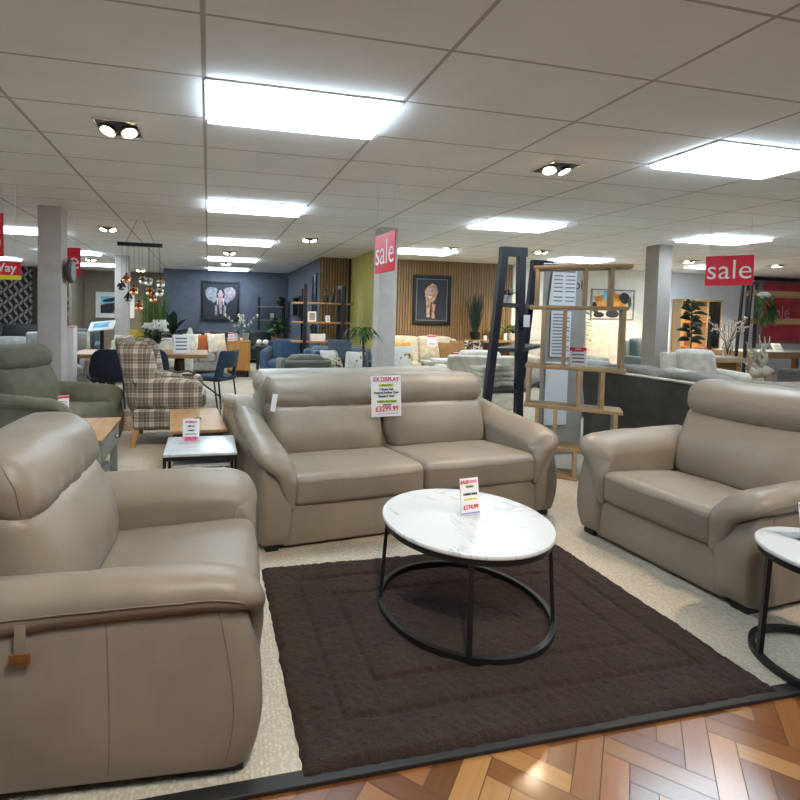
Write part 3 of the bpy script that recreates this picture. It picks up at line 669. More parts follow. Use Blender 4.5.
big_card('price_card', 'large price card reading EX DISPLAY hanging on the taupe sofa back', on_sofa(1.06, .512, .665), -.10, sa, .245, .30, [
 ('heading_text', 'ink_red', [('EX DISPLAY', .145, 0, .91, .92)]), ('highlight_band', 'ink_yellow', [(.735, .80, -.5, .5)]), ('green_text', 'ink_green', [('Three Piece', .052, 0, .77, 1)]),
 ('body_text', 'ink_dark', [('3 Seater Sofa', .072, 0, .665, 1), ('Powered Recliner Chair', .072, 0, .585, .95), ('Standard Chair', .072, 0, .50, 1)]), ('green_band', 'ink_yellow', [(.335, .40, -.62, .7)]), ('offer_text', 'ink_green', [('UNDER HALF PRICE', .058, 0, .368, 1)]),
 ('small_text', 'ink_dark', [('NOW ONLY', .04, .05, .285, 1)]), ('price_text', 'ink_red', [('£3299.99', .185, .03, .185, .92)]), ('footer_band', 'ink_lilac', [(.06, .075, -.7, .8)])])
big_card('price_card', 'small upright price card standing on the round coffee table', (1.245, 2.13, .4595), -.16, radians(8), .105, .172, [
 ('heading_text', 'ink_red', [('SALE', .13, -.55, .90, .95)]), ('pink_band', 'ink_pink', [(.86, .94, -.1, .85)]), ('green_text', 'ink_green', [('MARBLE', .07, 0, .77, 1)]), ('body_text', 'ink_dark', [('COFFEE TABLE', .07, 0, .565, 1)]),
 ('yellow_band', 'ink_yellow', [(.40, .45, -.7, .7)]), ('price_text', 'ink_red', [('£174.99', .17, 0, .21, .9)]), ('footer_band', 'ink_lilac', [(.03, .07, -.95, .95)])], True)
big_card('price_card', 'upright price card standing on the small round side table', (2.52, 1.56, .4895), -.16, radians(-12), .11, .16, [
 ('heading_text', 'ink_red', [('EX', .12, -.75, .90, .95)]), ('body_text', 'ink_dark', [('SIDE TABLE', .075, 0, .57, 1)]), ('green_band', 'ink_yellow', [(.40, .46, -.7, .7)]), ('price_text', 'ink_red', [('£39.99', .18, 0, .2, .9)])], True)
big_card('price_card', 'upright price card standing on the square marble nest table', (-.11, 3.60, .4815), -.14, radians(-4), .115, .165, [
 ('heading_text', 'ink_red', [('EX DISPLAY', .10, 0, .86, .95)]), ('body_text', 'ink_dark', [('NEST OF', .07, 0, .68, 1), ('TABLES', .075, 0, .50, 1.1)]), ('green_rule', 'ink_green', [(.33, .365, -.7, .7)]), ('pink_band', 'ink_pink', [(.04, .24, -.9, .9)]), ('price_text', 'ink_red', [('£99.99', .19, 0, .14, .9)])], True)
# swing tag on the left end of the sofa headrest, tag on the near arm
tg = MB().bbox(-.018, -.002, -.06, .018, .002, .06, .001).build('swing_tag', 'paper', smooth=False); tg.location = on_sofa(.20, .50, .80); tg.rotation_euler = (-.1, .12, sa-.5); tag(tg, 'small white swing tag hanging at the left end of the sofa headrest', 'tag')
al = ARML.location; aa = radians(86.3)
lt = thing('leather_tag', 'small brown leather tag on a taupe loop below the near armchair pad', 'tag', ARML.location, aa)
MB().bbox(.721, .003, .458, .750, .0065, .545, .001).build('strap', 'leather', lt).rotation_euler = (0, 0, 0)
for o_ in kids(lt): pass
o = MB().bbox(.708, .0, .435, .763, .006, .465, .002).build('leather_patch', 'tag_leather', lt)
m_ = MB().bbox(.723, -.0012, .444, .748, .0005, .456, .0005).build('stamped_mark', 'brass', lt)
# the tag lies against the outside of the arm: turn its own front to face local -x of the chair
lt.rotation_euler = (0, 0, aa-pi/2); q = rot2((-.008, .70), aa); lt.location = (al.x+q.x-.675*cos(aa-pi/2), al.y+q.y-.675*sin(aa-pi/2)-.012, 0)
# ---------------------------------------------------------------- second leather sofa, back to back with the first
m_leather('leather_pale', (172, 166, 155))
SOFB = recliner('recliner_sofa', 'paler grey leather sofa standing back to back behind the taupe sofa', 'sofa', 2.20, 2, (2.325, 5.25, 0), radians(186.3), ht=.93, rise=.07, seed=13, mats=('leather_pale', 'leather_seam', 'black_plastic'))
# ---------------------------------------------------------------- left: recliner, tables, tartan chair
t = recliner('recliner_armchair', 'olive green fabric recliner armchair behind the oak-topped table on the left', 'armchair', 1.02, 1, (-1.29, 4.72, 0), radians(66), ht=1.03, rise=.0, ah=(-.02, -.02), seed=21, mats=('olive_fabric', 'olive_fabric', 'black_plastic'))
card('price_card', 'small price card leaning on the seat of the olive recliner', (-1.30, 4.98, .475), radians(20), -.25, .09, .13)
t = thing('drawer_table', 'grey painted coffee table with an oak top behind the near armchair', 'table', (-1.33, 3.78, 0))
MB().bbox(-.02, -.02, .445, .60, .80, .475, .006).build('table_top', 'oak_y', t)
MB().bbox(.0, .0, .27, .58, .78, .445, .004).build('apron', 'grey_paint', t)
for x in (.01, .52):
    for y in (.01, .72): MB().bbox(x, y, 0, x+.055, y+.055, .272, .003).build('leg', 'grey_paint', t)
MB().bbox(.04, .05, .09, .54, .73, .115, .003).build('lower_shelf', 'grey_paint', t)
dr = MB().bbox(.579, .08, .30, .587, .70, .425, .002).build('drawer', 'grey_paint', t); MB().ball((.602, .55, .365), .016).build('knob', 'chrome', dr)
for (x, y, l) in ((-1.22, 3.90, 'dark crumpled sunglasses case on the oak-topped table'), (-1.17, 4.14, 'dark small case farther back on the oak-topped table')):
    o = MB().rbox(-.06, -.035, 0, .06, .035, .07, .03, 3, (3, 2, 2), lambda p: V((p.x, p.y+.02*sin(p.x*40), p.z*(1-.35*abs(p.x)/.06)))).build('glasses_case', 'navy_black'); o.location = (x, y, .4752); o.rotation_euler = (0, 0, .9); tag(o, l, 'case')
t = thing('nest_table', 'square white marble nest table with a black frame beside the taupe sofa', 'table', (-.275, 3.30, 0))
MB().bbox(0, 0, .462, .475, .475, .48, .003).build('table_top', 'marble', t)
MB().box(0, 0, .437, .475, .02, .462).box(0, .455, .437, .475, .475, .462).box(0, .02, .437, .02, .455, .462).box(.455, .02, .437, .475, .455, .462).build('top_frame', 'black_metal', t, smooth=False)
for x in (0, .455):
    for y in (0, .455): MB().box(x, y, 0, x+.02, y+.02, .438).build('leg', 'black_metal', t, smooth=False)
t = thing('nest_table', 'smaller black nest table frame pushed under the square marble one', 'table', (-.215, 3.33, 0))
MB().bbox(0, 0, .38, .37, .37, .398, .003).build('table_top', 'marble', t)
for x in (0, .352):
    for y in (0, .352): MB().box(x, y, 0, x+.018, y+.018, .381).build('leg', 'black_metal', t, smooth=False)
t = thing('wood_coffee_table', 'oak-topped coffee table with a dark grey base behind the marble nest table', 'table', (-.30, 4.22, 0), radians(4))
MB().bbox(0, 0, .39, .47, .98, .42, .006).build('table_top', 'oak_y', t)
MB().bbox(.03, .03, .03, .44, .95, .39, .004).build('body', 'dark_grey_paint', t); d = MB().bbox(.05, .022, .07, .42, .031, .36, .002).build('drawer', 'dark_grey_paint', t); MB().ball((.235, .014, .215), .012).build('knob', 'black_metal', d)
MB().ball((.25, .42, .431), (.035, .022, .011)).build('grain_knot', 'dark_wood', t)
# tartan wing chair seen from its side, facing right
t = thing('wing_chair', 'brown and cream tartan wing chair seen from the side, with wooden legs', 'armchair', (-.02, 5.30, 0), pi/2)
# local: front is -y which points to world +x; x runs away from the camera
W_, D_ = .72, .82
for x in (.03, W_-.08):
    for y, e in ((.05, 0), (D_-.16, .03)): MB().tube([(x+.025, y+.03+e, 0), (x+.025, y+.03, .22)], [.021, .028], 4, sq=True).build('leg', 'leg_oak', t)
MB().rbox(.01, .02, .19, W_-.01, D_-.10, .40, .025, 3, (3, 3, 2)).build('base', 'tartan', t)
MB().rbox(.13, -.01, .38, W_-.13, D_-.22, .53, .05, 4, (4, 4, 2)).build('seat_cushion', 'tartan', t)
for x in (0, W_-.14):
    MB().rbox(x, .03, .36, x+.14, D_-.12, .70, (.06, .06, .065), 4, (2, 5, 3), lambda p: V((p.x, p.y, p.z+.05*max(0, (p.y-.1)/.6)-.03*max(0, (.15-p.y)/.15)*(p.z > .6)))).build('arm', 'tartan', t)
MB().rbox(.02, D_-.19, .34, W_-.02, D_-.04, 1.14, (.12, .06, .14), 5, (4, 2, 8), lambda p: V((p.x, p.y+.20*max(0, p.z-.35)-.02*sin(pi*(p.z-.35)/.8), p.z))).build('backrest', 'tartan', t)
for x in (0.0, W_-.11):
    MB().rbox(x, D_-.42, .64, x+.11, D_-.08, 1.10, (.045, .12, .12), 5, (2, 4, 6), lambda p: V((p.x, p.y+.20*max(0, p.z-.35)+.10*max(0, (.86-p.z)/.25)*0, p.z))).build('wing', 'tartan', t)
o = MB().tube([(-.40, 5.20, .80), (-.30, 5.22, .775), (-.2, 5.24, .79), (-.12, 5.23, .76), (-.16, 5.255, .74), (-.26, 5.245, .75)], .012, 6).build('strap', 'black_leather'); o.location = (0, .13, -.0); tag(o, 'dark strap lying over the arm of the tartan wing chair', 'strap')
# ---------------------------------------------------------------- leaning black shelf unit
t = thing('ladder_shelf', 'tall dark navy A-frame shelf unit behind the right end of the taupe sofa', 'shelf unit', (0, 0, 0))
OFF = V((.96, .85, 0))
def aframe(off):
    m = MB(); th = .10; dy = .03
    def bar(x0, z0, x1, z1, w=.072):
        # an upright in the frame plane, w wide along x
        m.add([(off.x+x-w/2*s, off.y+y, z) for (x, z) in ((x0, z0), (x1, z1)) for s in (1, -1) for y in (-dy, dy)], [(0, 1, 3, 2), (4, 6, 7, 5), (0, 4, 5, 1), (2, 3, 7, 6), (0, 2, 6, 4), (1, 5, 7, 3)])
    bar(2.68, 0, 2.865, 2.10); bar(3.10, 0, 3.055, 2.11); m.box(off.x+2.825, off.y-dy-.004, 2.03, off.x+3.105, off.y+dy+.004, 2.12); return m
for o_ in (V((0, 4.45, 0)), V((.96, 5.30, 0))): aframe(o_).build('side_frame', 'navy_black', t, smooth=False)
for z in (.66, 1.08, 1.53):
    a = 2.66+.185*z/2.1-.02; b = 3.10-.045*z/2.1+.02; vs_ = [(a, 4.42, z), (b, 4.42, z), (b+.96, 5.33, z), (a+.96, 5.33, z)]
    m = MB(); m.add(vs_+[(x, y, zz+.035) for x, y, zz in vs_], [(3, 2, 1, 0), (4, 5, 6, 7), (0, 1, 5, 4), (1, 2, 6, 5), (2, 3, 7, 6), (3, 0, 4, 7)]); m.build('shelf', 'dark_grey_paint', t, smooth=False)
for i, (x, y) in enumerate(((2.93, 4.55), (3.05, 4.66))):
    leaf_plant('potted_plant', ('small white pot of dark leaves, left one on the black A-frame shelf', 'small white pot of dark leaves, right one on the black A-frame shelf')[i], (x, y, 1.5652), (.085, .055), spray(14, 5+i, .09, .13, .03, .10, .03, .5), 'leaf_dark')
for k in range(4):
    for j in range(2):
        o = MB().rbox(0, 0, 0, .20, .24, .052, .018, 3, (2, 2, 1)).build('fabric_book', 'cream_fabric'); o.location = (2.74+.225*j, 4.56+.1*j, .6955+.0535*k); o.rotation_euler = (0, 0, .12*(k % 2)-.05)
        tag(o, 'cream folded fabric sample in the %s stack on the black A-frame shelf, %s' % (('left', 'right')[j], ('bottom one', 'second from bottom', 'third from bottom', 'top one')[k]), 'fabric sample', 'folded samples on the A-frame shelf')
o = MB().bbox(-.035, -.001, -.06, .035, .001, .06, .0005).build('hanging_card', 'paper'); o.location = (3.10, 4.385, 1.39); tag(o, 'blank white card hanging on the right upright of the A-frame shelf', 'card')
# ---------------------------------------------------------------- oak cube shelf
t = thing('cube_shelf', 'open oak shelf of staggered cubes behind the gap between sofa and right armchair', 'shelf unit', (2.85, 3.93, 0), -math.atan2(.468, .592))
DP, TH = .25, .032
def board(x0, x1, z, nm='shelf'): MB().bbox(x0*KX, 0, z-TH/2, x1*KX, DP, z+TH/2, .003).build(nm, 'oak', t)
def post(x, z0, z1, nm='divider'): x *= KX; MB().bbox(x-TH/2, .001, z0+TH/2-.0005, x+TH/2, DP-.001, z1-TH/2+.0005, .003).build(nm, 'oak_z', t)
L5 = [.016, .27, .63, .985, 1.515, 1.87]; KX = .93
board(-.02, .80, L5[5]); board(-.04, .78, L5[4]); board(-.06, .78, L5[3]); board(-.06, .77, L5[2]); board(.03, .74, L5[1]); board(.12, .42, L5[0])
for x in (.016, .43, .64): post(x, L5[4], L5[5])
for x in (.085, .27, .745): post(x, L5[3], L5[4])
for x in (-.03, .41, .60): post(x, L5[2], L5[3])
for x in (.06, .22, .715): post(x, L5[1], L5[2])
for x in (.14, .40): post(x, L5[0], L5[1])
R5 = lambda u, v, z: V((2.85, 3.93, 0))+V((rot2((u, v), -math.atan2(.468, .592)).x, rot2((u, v), -math.atan2(.468, .592)).y, z))
c = card('price_card', 'white card with a red heading standing inside the oak cube shelf', R5(.37, .10, L5[3]+.0165), -.35, -.12, .14, .17, 'lines'); MB().box(-.07, -.003, .135, .07, -.001, .166).build('heading_band', 'sale_red', c, smooth=False); write(c, 'heading_text', 'ink_white', [('SALE', .024, 0, .150)], -.0045)
# roll-up banner behind the oak shelf
t = thing('banner_stand', 'grey roll-up banner with printed sheets behind the oak cube shelf', 'banner', (3.66, 4.55, 0))
M['banner'] = plain('banner_grey', (150, 146, 138), .7, var=.06)
MB().bbox(-.27, -.09, 0, .27, .09, .05, .01).build('foot', 'chrome', t); MB().box(-.26, -.004, .04, .26, .004, 1.98).build('sheet', 'banner_grey', t, smooth=False); MB().bbox(-.265, -.01, 1.97, .265, .01, 1.995, .004).build('top_rail', 'chrome', t)
write(t, 'lettering', 'ink_dark', [('oll', .15, .17, 1.78)], -.0055)
plain('print_grey', (214, 212, 214), .7, var=.03)
p1 = MB().add([(-.215, -.03, 1.56), (.105, -.03, 1.56), (.115, -.026, 1.945), (-.17, -.026, 1.945)]+[(-.215, -.027, 1.56), (.105, -.027, 1.56), (.115, -.023, 1.945), (-.17, -.023, 1.945)], [(0, 1, 2, 3), (7, 6, 5, 4), (0, 4, 5, 1), (1, 5, 6, 2), (2, 6, 7, 3), (3, 7, 4, 0)]).build('price_list', 'print_grey', t, smooth=False)
m = MB()
for z in (1.86, 1.82, 1.78, 1.74, 1.70, 1.64, 1.60):
    for x0, w in ((-.16, .10), (-.02, .11)): m.box(x0, -.0335, z, x0+w, -.0305, z+.012)
m.build('print_lines', 'ink_grey', p1, smooth=False); MB().box(-.15, -.0335, 1.905, .09, -.0295, 1.925).build('heading_line', 'ink_grey', p1, smooth=False)
p2 = MB().box(-.17, -.02, 1.02, .07, -.017, 1.50).build('text_sheet', 'print_grey', t, smooth=False); m = MB()
for k in range(13): m.box(-.15, -.0225, 1.05+k*.034, .05-.05*(k % 3 == 0), -.0205, 1.064+k*.034)
m.build('print_lines', 'ink_grey', p2, smooth=False)
p3 = MB().box(-.21, -.02, .30, .06, -.017, .97).build('text_sheet', 'print_grey', t, smooth=False)
# ---------------------------------------------------------------- long grey sofa on the right, turned away
gsofa('fabric_sofa', 'long grey-brown fabric sofa with pale piping, turned away behind the right armchair', 'sofa', (5.13, 2.35, 0), radians(90), 2.45, 1.0, .93, .45, 3, .2, .62, ('grey_brown_fabric', 'black_plastic'), .06, .05, pip='white_fabric', backm='dark_grey_fabric')
# ---------------------------------------------------------------- hanging signs
def sale_sign(label, p0, p1, z0, z1, txt='sale', size=.92, wires=True):
    """board hanging between two floor points; its face looks to the camera side"""
    d = V(p1)-V(p0); w = d.length; h = z1-z0; t = thing('sale_sign', label, 'sign', (p0[0], p0[1], z0), math.atan2(d.y, d.x))
    MB().bbox(0, -.004, 0, w, .004, h, .001).build('board', 'sale_red', t)
    if txt: write(t, 'lettering', 'ink_white', [(txt, h*size, w/2, h*.50, min(1.2, .92*w/(1.43*size*h)) if len(txt) > 1 else 1, -.0015)], -.0055)
    for x in (.04, w-.04): MB().tube([(x, 0, h-.01), (x, 0, CEIL-z0)], .0025, 5).build('wire', 'white_metal', t)
    return t
sale_sign('red hanging sign reading sale beside the middle column', (1.70, 4.97), (1.735, 4.50), 1.845, 2.235)
sale_sign('large red hanging sign reading sale on the right, in front of the white wall', (6.243, 5.2), (6.56, 4.85), 1.89, 2.265)
sale_sign('red hanging sign partly hidden behind the nearest left column, its last letter showing', (-2.34, 7.75), (-1.79, 7.70), 1.90, 2.29)
sale_sign('dark red hanging sign seen edge-on at the left border', (-2.30, 6.1), (-2.15, 5.95), 1.96, 2.42, txt='s')
t = thing('way_sign', 'pink sign reading Way with a yellow strip at the left border', 'sign', (-2.32, 5.5, 1.69)); MB().bbox(0, -.004, .045, .49, .004, .175, .001).build('board', 'sale_red', t); MB().bbox(0, -.004, 0, .49, .004, .0445, .001).build('yellow_strip', 'sign_yellow', t)
write(t, 'lettering', 'ink_white', [('Way', .12, .335, .115, 1, .002)], -.0055)
for x in (.05, .44): MB().tube([(x, 0, .17), (x, 0, CEIL-1.69)], .0025, 5).build('wire', 'white_metal', t)
t = thing('wall_clock', 'grey disc-shaped clock seen from the side on the nearest left column', 'clock', (-1.81, 7.12, 1.915))
m = MB(); m.T = Matrix.Rotation(pi/2, 4, 'Y'); m.lathe([(.001, .001), (.14, .001), (.16, .02), (.155, .05), (.13, .065), (.001, .068)], 32); m.build('body', 'dark_grey_paint', t); m = MB(); m.T = Matrix.Rotation(pi/2, 4, 'Y'); m.lathe([(.001, .0685), (.125, .0685), (.125, .070), (.001, .070)], 32); m.build('dial', 'grey_paint', t)
# ---------------------------------------------------------------- glass pendant
t = thing('pendant_light', 'black bar pendant with clear and amber glass globes above the dining table', 'pendant light', (-.97, 7.6, 0))
MB().bbox(-.31, -.04, 2.34, .31, .04, 2.39, .004).build('bar', 'black_metal', t)
for x in (-.2, .2): MB().tube([(x, 0, 2.385), (x*.2, 0, CEIL)], .003, 5).build('wire', 'black_metal', t)
rd = random.Random(5)
for k, (px, z, g) in enumerate(((-.19, 1.87, 'amber_glass'), (-.26, 1.76, 'smoke_glass'), (-.09, 1.70, 'amber_glass'), (-.17, 1.60, 'smoke_glass'), (-.02, 1.48, 'amber_glass'), (.13, 1.70, 'amber_glass'), (.19, 1.60, 'amber_glass'), (.12, 1.84, 'glass'), (.28, 1.82, 'glass'), (.27, 1.69, 'glass'), (.03, 1.86, 'glass'))):
    y = rd.uniform(-.09, .09); MB().tube([(px*.95, y*.3, 2.345), (px, y, z+.06)], .002, 4).build('flex', 'black_metal', t)
    gl = MB().ball((px, y, z), .062, 16, 10).build('globe', g, t); MB().lathe([(.016, z+.055), (.016, z+.085), (.004, z+.09)], 10, (px, y, 0)).build('cap', 'black_metal', gl); MB().ball((px, y, z+.012), (.02, .02, .028), 8, 6).build('bulb', 'brass', gl)
# ---------------------------------------------------------------- dining set behind the tartan chair
leg_table('dining_table', 'long oak dining table with dark crossed legs behind the tartan wing chair', (-1.98, 7.75, 0), 0, 1.98, 1.0, .765, 'brown_oak', 'dark_wood', .06, .09, 'cross')
def dining_chair(label, loc, rz, fab, hole=False):
    t = thing('dining_chair', label, 'chair', loc, rz)
    MB().rbox(-.24, -.24, .40, .24, .22, .48, .04, 3, (4, 4, 1)).build('seat', fab, t)
    def f(p): return V((p.x*(1-.12*max(0, p.z-.6)/.3), p.y+.22*max(0, p.z-.42)-.32*(p.x/.27)**2*.25, p.z))
    if hole:
        MB().rbox(-.25, .18, .60, .25, .235, .86, .03, 3, (6, 1, 4), f).build('backrest', fab, t); m = MB(); m.rbox(-.25, .18, .42, -.13, .235, .63, .03, 3, (2, 1, 3), f); m.build('back_post', fab, t); m = MB(); m.rbox(.13, .18, .42, .25, .235, .63, .03, 3, (2, 1, 3), f); m.build('back_post', fab, t)
    else: MB().rbox(-.26, .17, .42, .26, .24, .87, (.12, .035, .14), 4, (6, 1, 6), f).build('backrest', fab, t)
    for x in (-.2, .2):
        MB().tube([(x, -.20, .41), (-x*.9, .16, .0)], .013, 6).build('leg', 'black_metal', t); MB().tube([(-x*.02+x*.98, .18, .41), (x*1.02, .24, 0)], .013, 6).build('leg', 'black_metal', t)
    return t
dining_chair('dark navy dining chair with its back to the camera, left of the tartan chair', (-1.42, 7.62, 0), pi+.35, 'navy_fabric')
dining_chair('dark navy dining chair mostly hidden behind the tartan chair back', (-.78, 7.66, 0), pi-.1, 'navy_fabric')
dining_chair('petrol blue dining chair with a gap below its back at the oak table end', (.13, 7.6, 0), radians(-127), 'petrol_fabric', True)
t = leaf_plant('lily_arrangement', 'white lilies and dark leaves in a pot on the oak dining table', (-.80, 8.1, .7652), (.14, .09), spray(26, 3, .15, .34, .06, .26, .09, .7, .4), 'leaf_dark', cat='flowers')
m = MB()
for k in range(9):
    a = k*2.4; c = V((cos(a)*.13, sin(a)*.10, .36+.05*(k % 3)))
    for j in range(6): m.leaf(c, (cos(j*pi/3), -.35, sin(j*pi/3)), .085, .05, .2, 4, .15, 1.2)
m.build('blossom', 'petal_white', t)
big = card('menu_card', 'large white card with rows of print leaning on the oak dining table', (-.40, 7.98, .767), .1, -.3, .24, .30, 'lines')
card('price_card', 'red and white price card on the left half of the oak dining table', (-1.28, 8.0, .767), 0, -.15, .15, .20)
cushion('cushion', 'cream cushion leaning behind the lilies', (-.42, 9.3, .80), .42, 'cream_fabric', .3)
# seats beyond the dining table
gsofa('fabric_sofa', 'cream sofa beyond the left part of the dining table', 'sofa', (-2.0, 10.2, 0), 0, 1.7, .9, .84, .44, 2, .18, .6, ('cream_fabric', 'leg_oak'))
cushion('cushion', 'mustard cushion on the cream sofa beyond the dining table', (-1.35, 10.55, .84), .42, 'mustard_fabric', .1)
cushion('cushion', 'white cushion beside the mustard one on the cream sofa', (-1.65, 10.5, .74), .40, 'white_fabric', -.2)
gsofa('fabric_sofa', 'grey sofa beyond the right part of the dining table', 'sofa', (-.78, 11.45, 0), 0, 1.12, .9, .82, .44, 2, .16, .6, ('light_grey_fabric', 'leg_oak'))
cushion('cushion', 'rust cushion on the grey sofa', (-.04, 11.66, .70), .42, 'rust_fabric', -.1)
cushion('cushion', 'white cushion propped on the right end of the grey sofa', (.20, 11.58, .72), .46, 'white_fabric', .4)
cushion('cushion', 'second white cushion on the grey sofa, behind the printed card', (-.36, 11.70, .72), .42, 'white_fabric', 0)
grass_plant('grass_plant', 'tall green grass plant in a black pot beyond the dining table', (-.98, 9.3, 0), 1.45, .3, .55, .17, n=170, seed=4, spread=.22)
# sideboard
t = thing('sideboard', 'golden oak sideboard seen from its end, carrying white orchids', 'sideboard', (.46, 11.0, 0), 0)
MB().bbox(0, 0, .15, .46, 1.5, .78, .006).build('body', 'golden_oak', t); MB().bbox(-.01, -.01, .78, .47, 1.51, .80, .004).build('top', 'golden_oak', t)
for y in (.03, 1.43): MB().box(.03, y, 0, .07, y+.04, .15).box(.39, y, 0, .43, y+.04, .15).box(.03, y, .0, .43, y+.04, .03).build('leg_frame', 'black_metal', t, smooth=False)
d = MB().bbox(-.012, .05, .2, -.001, .74, .75, .002).build('door', 'golden_oak', t); MB().ball((-.02, .70, .5), .012).build('knob', 'black_metal', d); d = MB().bbox(-.012, .76, .2, -.001, 1.45, .75, .002).build('door', 'golden_oak', t); MB().ball((-.02, .80, .5), .012).build('knob', 'black_metal', d)
def orchid(label, loc, seed):
    t = leaf_plant('orchid', label, loc, (.16, .08), spray(7, seed, .16, .20, .03, .24, .07, .5, .5), 'leaf_dark', 'pot_white', cat='orchid'); m = MB(); b = MB(); rd = random.Random(seed)
    for k in range(3):
        a = k*2.1+seed; pts = [V((0, 0, .16))+V((cos(a)*.26*(s/5)**1.6, sin(a)*.14*(s/5)**1.6, .46*s/5-.06*(s/5)**3)) for s in range(6)]; m.tube(pts, .004, 4)
        for s in (2, 3, 4, 5):
            for j in range(5): b.leaf(pts[s], (cos(j*1.256), .4*rd.uniform(-1, 1), sin(j*1.256)), .05, .045, .1, 3)
    m.build('flower_stem', 'leaf_green', t); b.build('blossom', 'petal_white', t); return t
orchid('white orchid in a pale pot, nearest on the golden oak sideboard', (.63, 11.2, .802), 1)
orchid('white orchid in a pale pot, second on the golden oak sideboard', (.84, 11.42, .802), 4)
card('price_card', 'red-topped price card standing left on the golden oak sideboard', (.50, 11.08, .802), 0, -.1, .13, .19)
leaf_plant('potted_plant', 'green leafy plant in a wicker pot to the right of the golden oak sideboard', (1.72, 12.4, .62), (.24, .17), spray(26, 11, .28, .62, .08, .42, .15, .8, .5), 'leaf_green', 'pot_wicker')
leg_table('console_table', 'dark console table under the wicker-potted plant', (1.15, 12.2, 0), 0, 1.2, .45, .62, 'dark_grey_paint', 'dark_grey_paint', .04, .05)
for k, (x, w) in enumerate(((1.25, .07), (1.42, .09))):
    o = MB().ball((0, 0, .075), (w, .06, .075), 12, 8).build('coral_ornament', 'petal_white'); o.location = (x, 12.4, .621); tag(o, ('small white coral ornament, left one on the dark console', 'white coral ornament beside the wicker pot on the dark console')[k], 'ornament')
# ---------------------------------------------------------------- blue alcove
plain('paint_black', (30, 28, 32), .7, var=.1)
plain('canvas_dark', (44, 48, 58), .7, var=.25, vs=2); plain('paint_grey', (150, 148, 156), .7, var=.25, vs=14); plain('paint_pink', (190, 150, 158), .7, var=.25, vs=14); plain('paint_dark', (44, 40, 56), .7, var=.2, vs=12); plain('paint_tan', (176, 140, 112), .7, var=.3, vs=14); plain('paint_cream', (216, 206, 196), .7, var=.15, vs=14)
t = picture('elephant_painting', 'black framed painting of an elephant on the dark blue wall', (.365, 15.745, 1.79), 0, 1.15, 1.22, .07, 'black_metal', 'canvas_dark', .05)
blob(t, 'painted_body', 'paint_dark', [[(-.2, .15), (.2, .15), (.24, -.1), (.2, -.46), (-.2, -.46), (-.24, -.1)]], -.031)
blob(t, 'painted_ears', 'paint_grey', [[(-.04, .30), (-.16, .40), (-.34, .42), (-.46, .32), (-.45, .16), (-.36, .02), (-.27, .0), (-.22, -.08), (-.12, .0), (-.06, .1)], [(.04, .30), (.16, .40), (.34, .43), (.46, .34), (.45, .18), (.38, .04), (.28, .0), (.22, -.10), (.12, .0), (.06, .1)]], -.035)
blob(t, 'painted_blush', 'paint_pink', [[(.22, .36), (.38, .36), (.42, .2), (.32, .1), (.24, .16)]], -.039)
blob(t, 'painted_legs', 'paint_grey', [[(-.17, -.14), (-.10, -.16), (-.09, -.45), (-.17, -.45)], [(.10, -.16), (.18, -.14), (.16, -.45), (.09, -.45)]], -.039)
blob(t, 'painted_head', 'paint_dark', [(0, .20, .13, .19, 0)], -.043)
blob(t, 'painted_trunk', 'paint_pink', [[(-.075, .2), (-.03, .33), (.03, .33), (.075, .2), (.06, .0), (.045, -.25), (.05, -.40), (-.02, -.41), (-.035, -.25), (-.055, 0)]], -.047)
blob(t, 'painted_tusks', 'paint_cream', [[(-.10, .08), (-.065, .08), (-.075, -.10), (-.11, -.17)], [(.065, .08), (.10, .08), (.12, -.17), (.08, -.10)]], -.051)
blob(t, 'painted_eyes', 'paint_cream', [(-.095, .2, .014, .012, 0), (.095, .2, .014, .012, 0)], -.052)
gsofa('leather_sofa', 'black leather sofa under the elephant painting', 'sofa', (-1.15, 14.3, 0), 0, 2.0, .95, .88, .45, 2, .2, .62, ('black_leather', 'black_plastic'))
gsofa('leather_armchair', 'black leather armchair to the right of the black leather sofa', 'armchair', (.98, 14.1, 0), 0, 1.05, .95, .9, .45, 1, .2, .62, ('black_leather', 'black_plastic'))
card('price_card', 'red-topped price card on the black leather seat in front of the elephant painting', (-.02, 14.25, .66), 0, -.1, .16, .22)
leg_table('console_table', 'low dark console in front of the black leather sofa, left', (-1.25, 13.0, 0), 0, 1.3, .4, .7, 'dark_grey_paint', 'dark_grey_paint', .05, .06)
o = MB().lathe([(.001, 0), (.06, 0), (.05, .05), (.10, .12), (.08, .2), (.06, .24), (.05, .3), (.001, .32)], 16).build('bust_ornament', 'white_paint'); o.location = (-.45, 13.2, .7005); tag(o, 'white bust ornament on the low dark console', 'ornament')
leaf_plant('potted_plant', 'broad dark-leaved plant in a black pot against the blue wall', (-.95, 13.9, 0), (.8, .16), [((.02, 0, .8), (.5, -.2, .9), .75, .26, .3), ((0, 0, .8), (-.3, -.3, 1.2), .9, .26, .2), ((0, 0, .8), (1.0, -.1, .55), .75, .24, .35), ((0, 0, .8), (.1, -.4, 1.3), .85, .24, .2), ((0, 0, .8), (-.7, -.2, .8), .6, .22, .3), ((0, 0, .8), (.7, .2, 1.1), .8, .24, .3)], 'leaf_dark', 'pot_black')
t = thing('twig_vase', 'thin dry twigs in a small dark vase by the blue wall', 'vase', (-.35, 13.1, .7005)); lathe_pot(t, 'vase', 'pot_black', [(.001, 0), (.04, 0), (.05, .08), (.02, .16), (.001, .16)]); m = MB()
for k in range(9): m.tube([(0, 0, .14), (cos(k*2.4)*.06, sin(k)*.05, .28), (cos(k*2.4)*.16, sin(k)*.12, .42+.02*(k % 3))], .004, 4)
m.build('twigs', 'stem_brown', t)
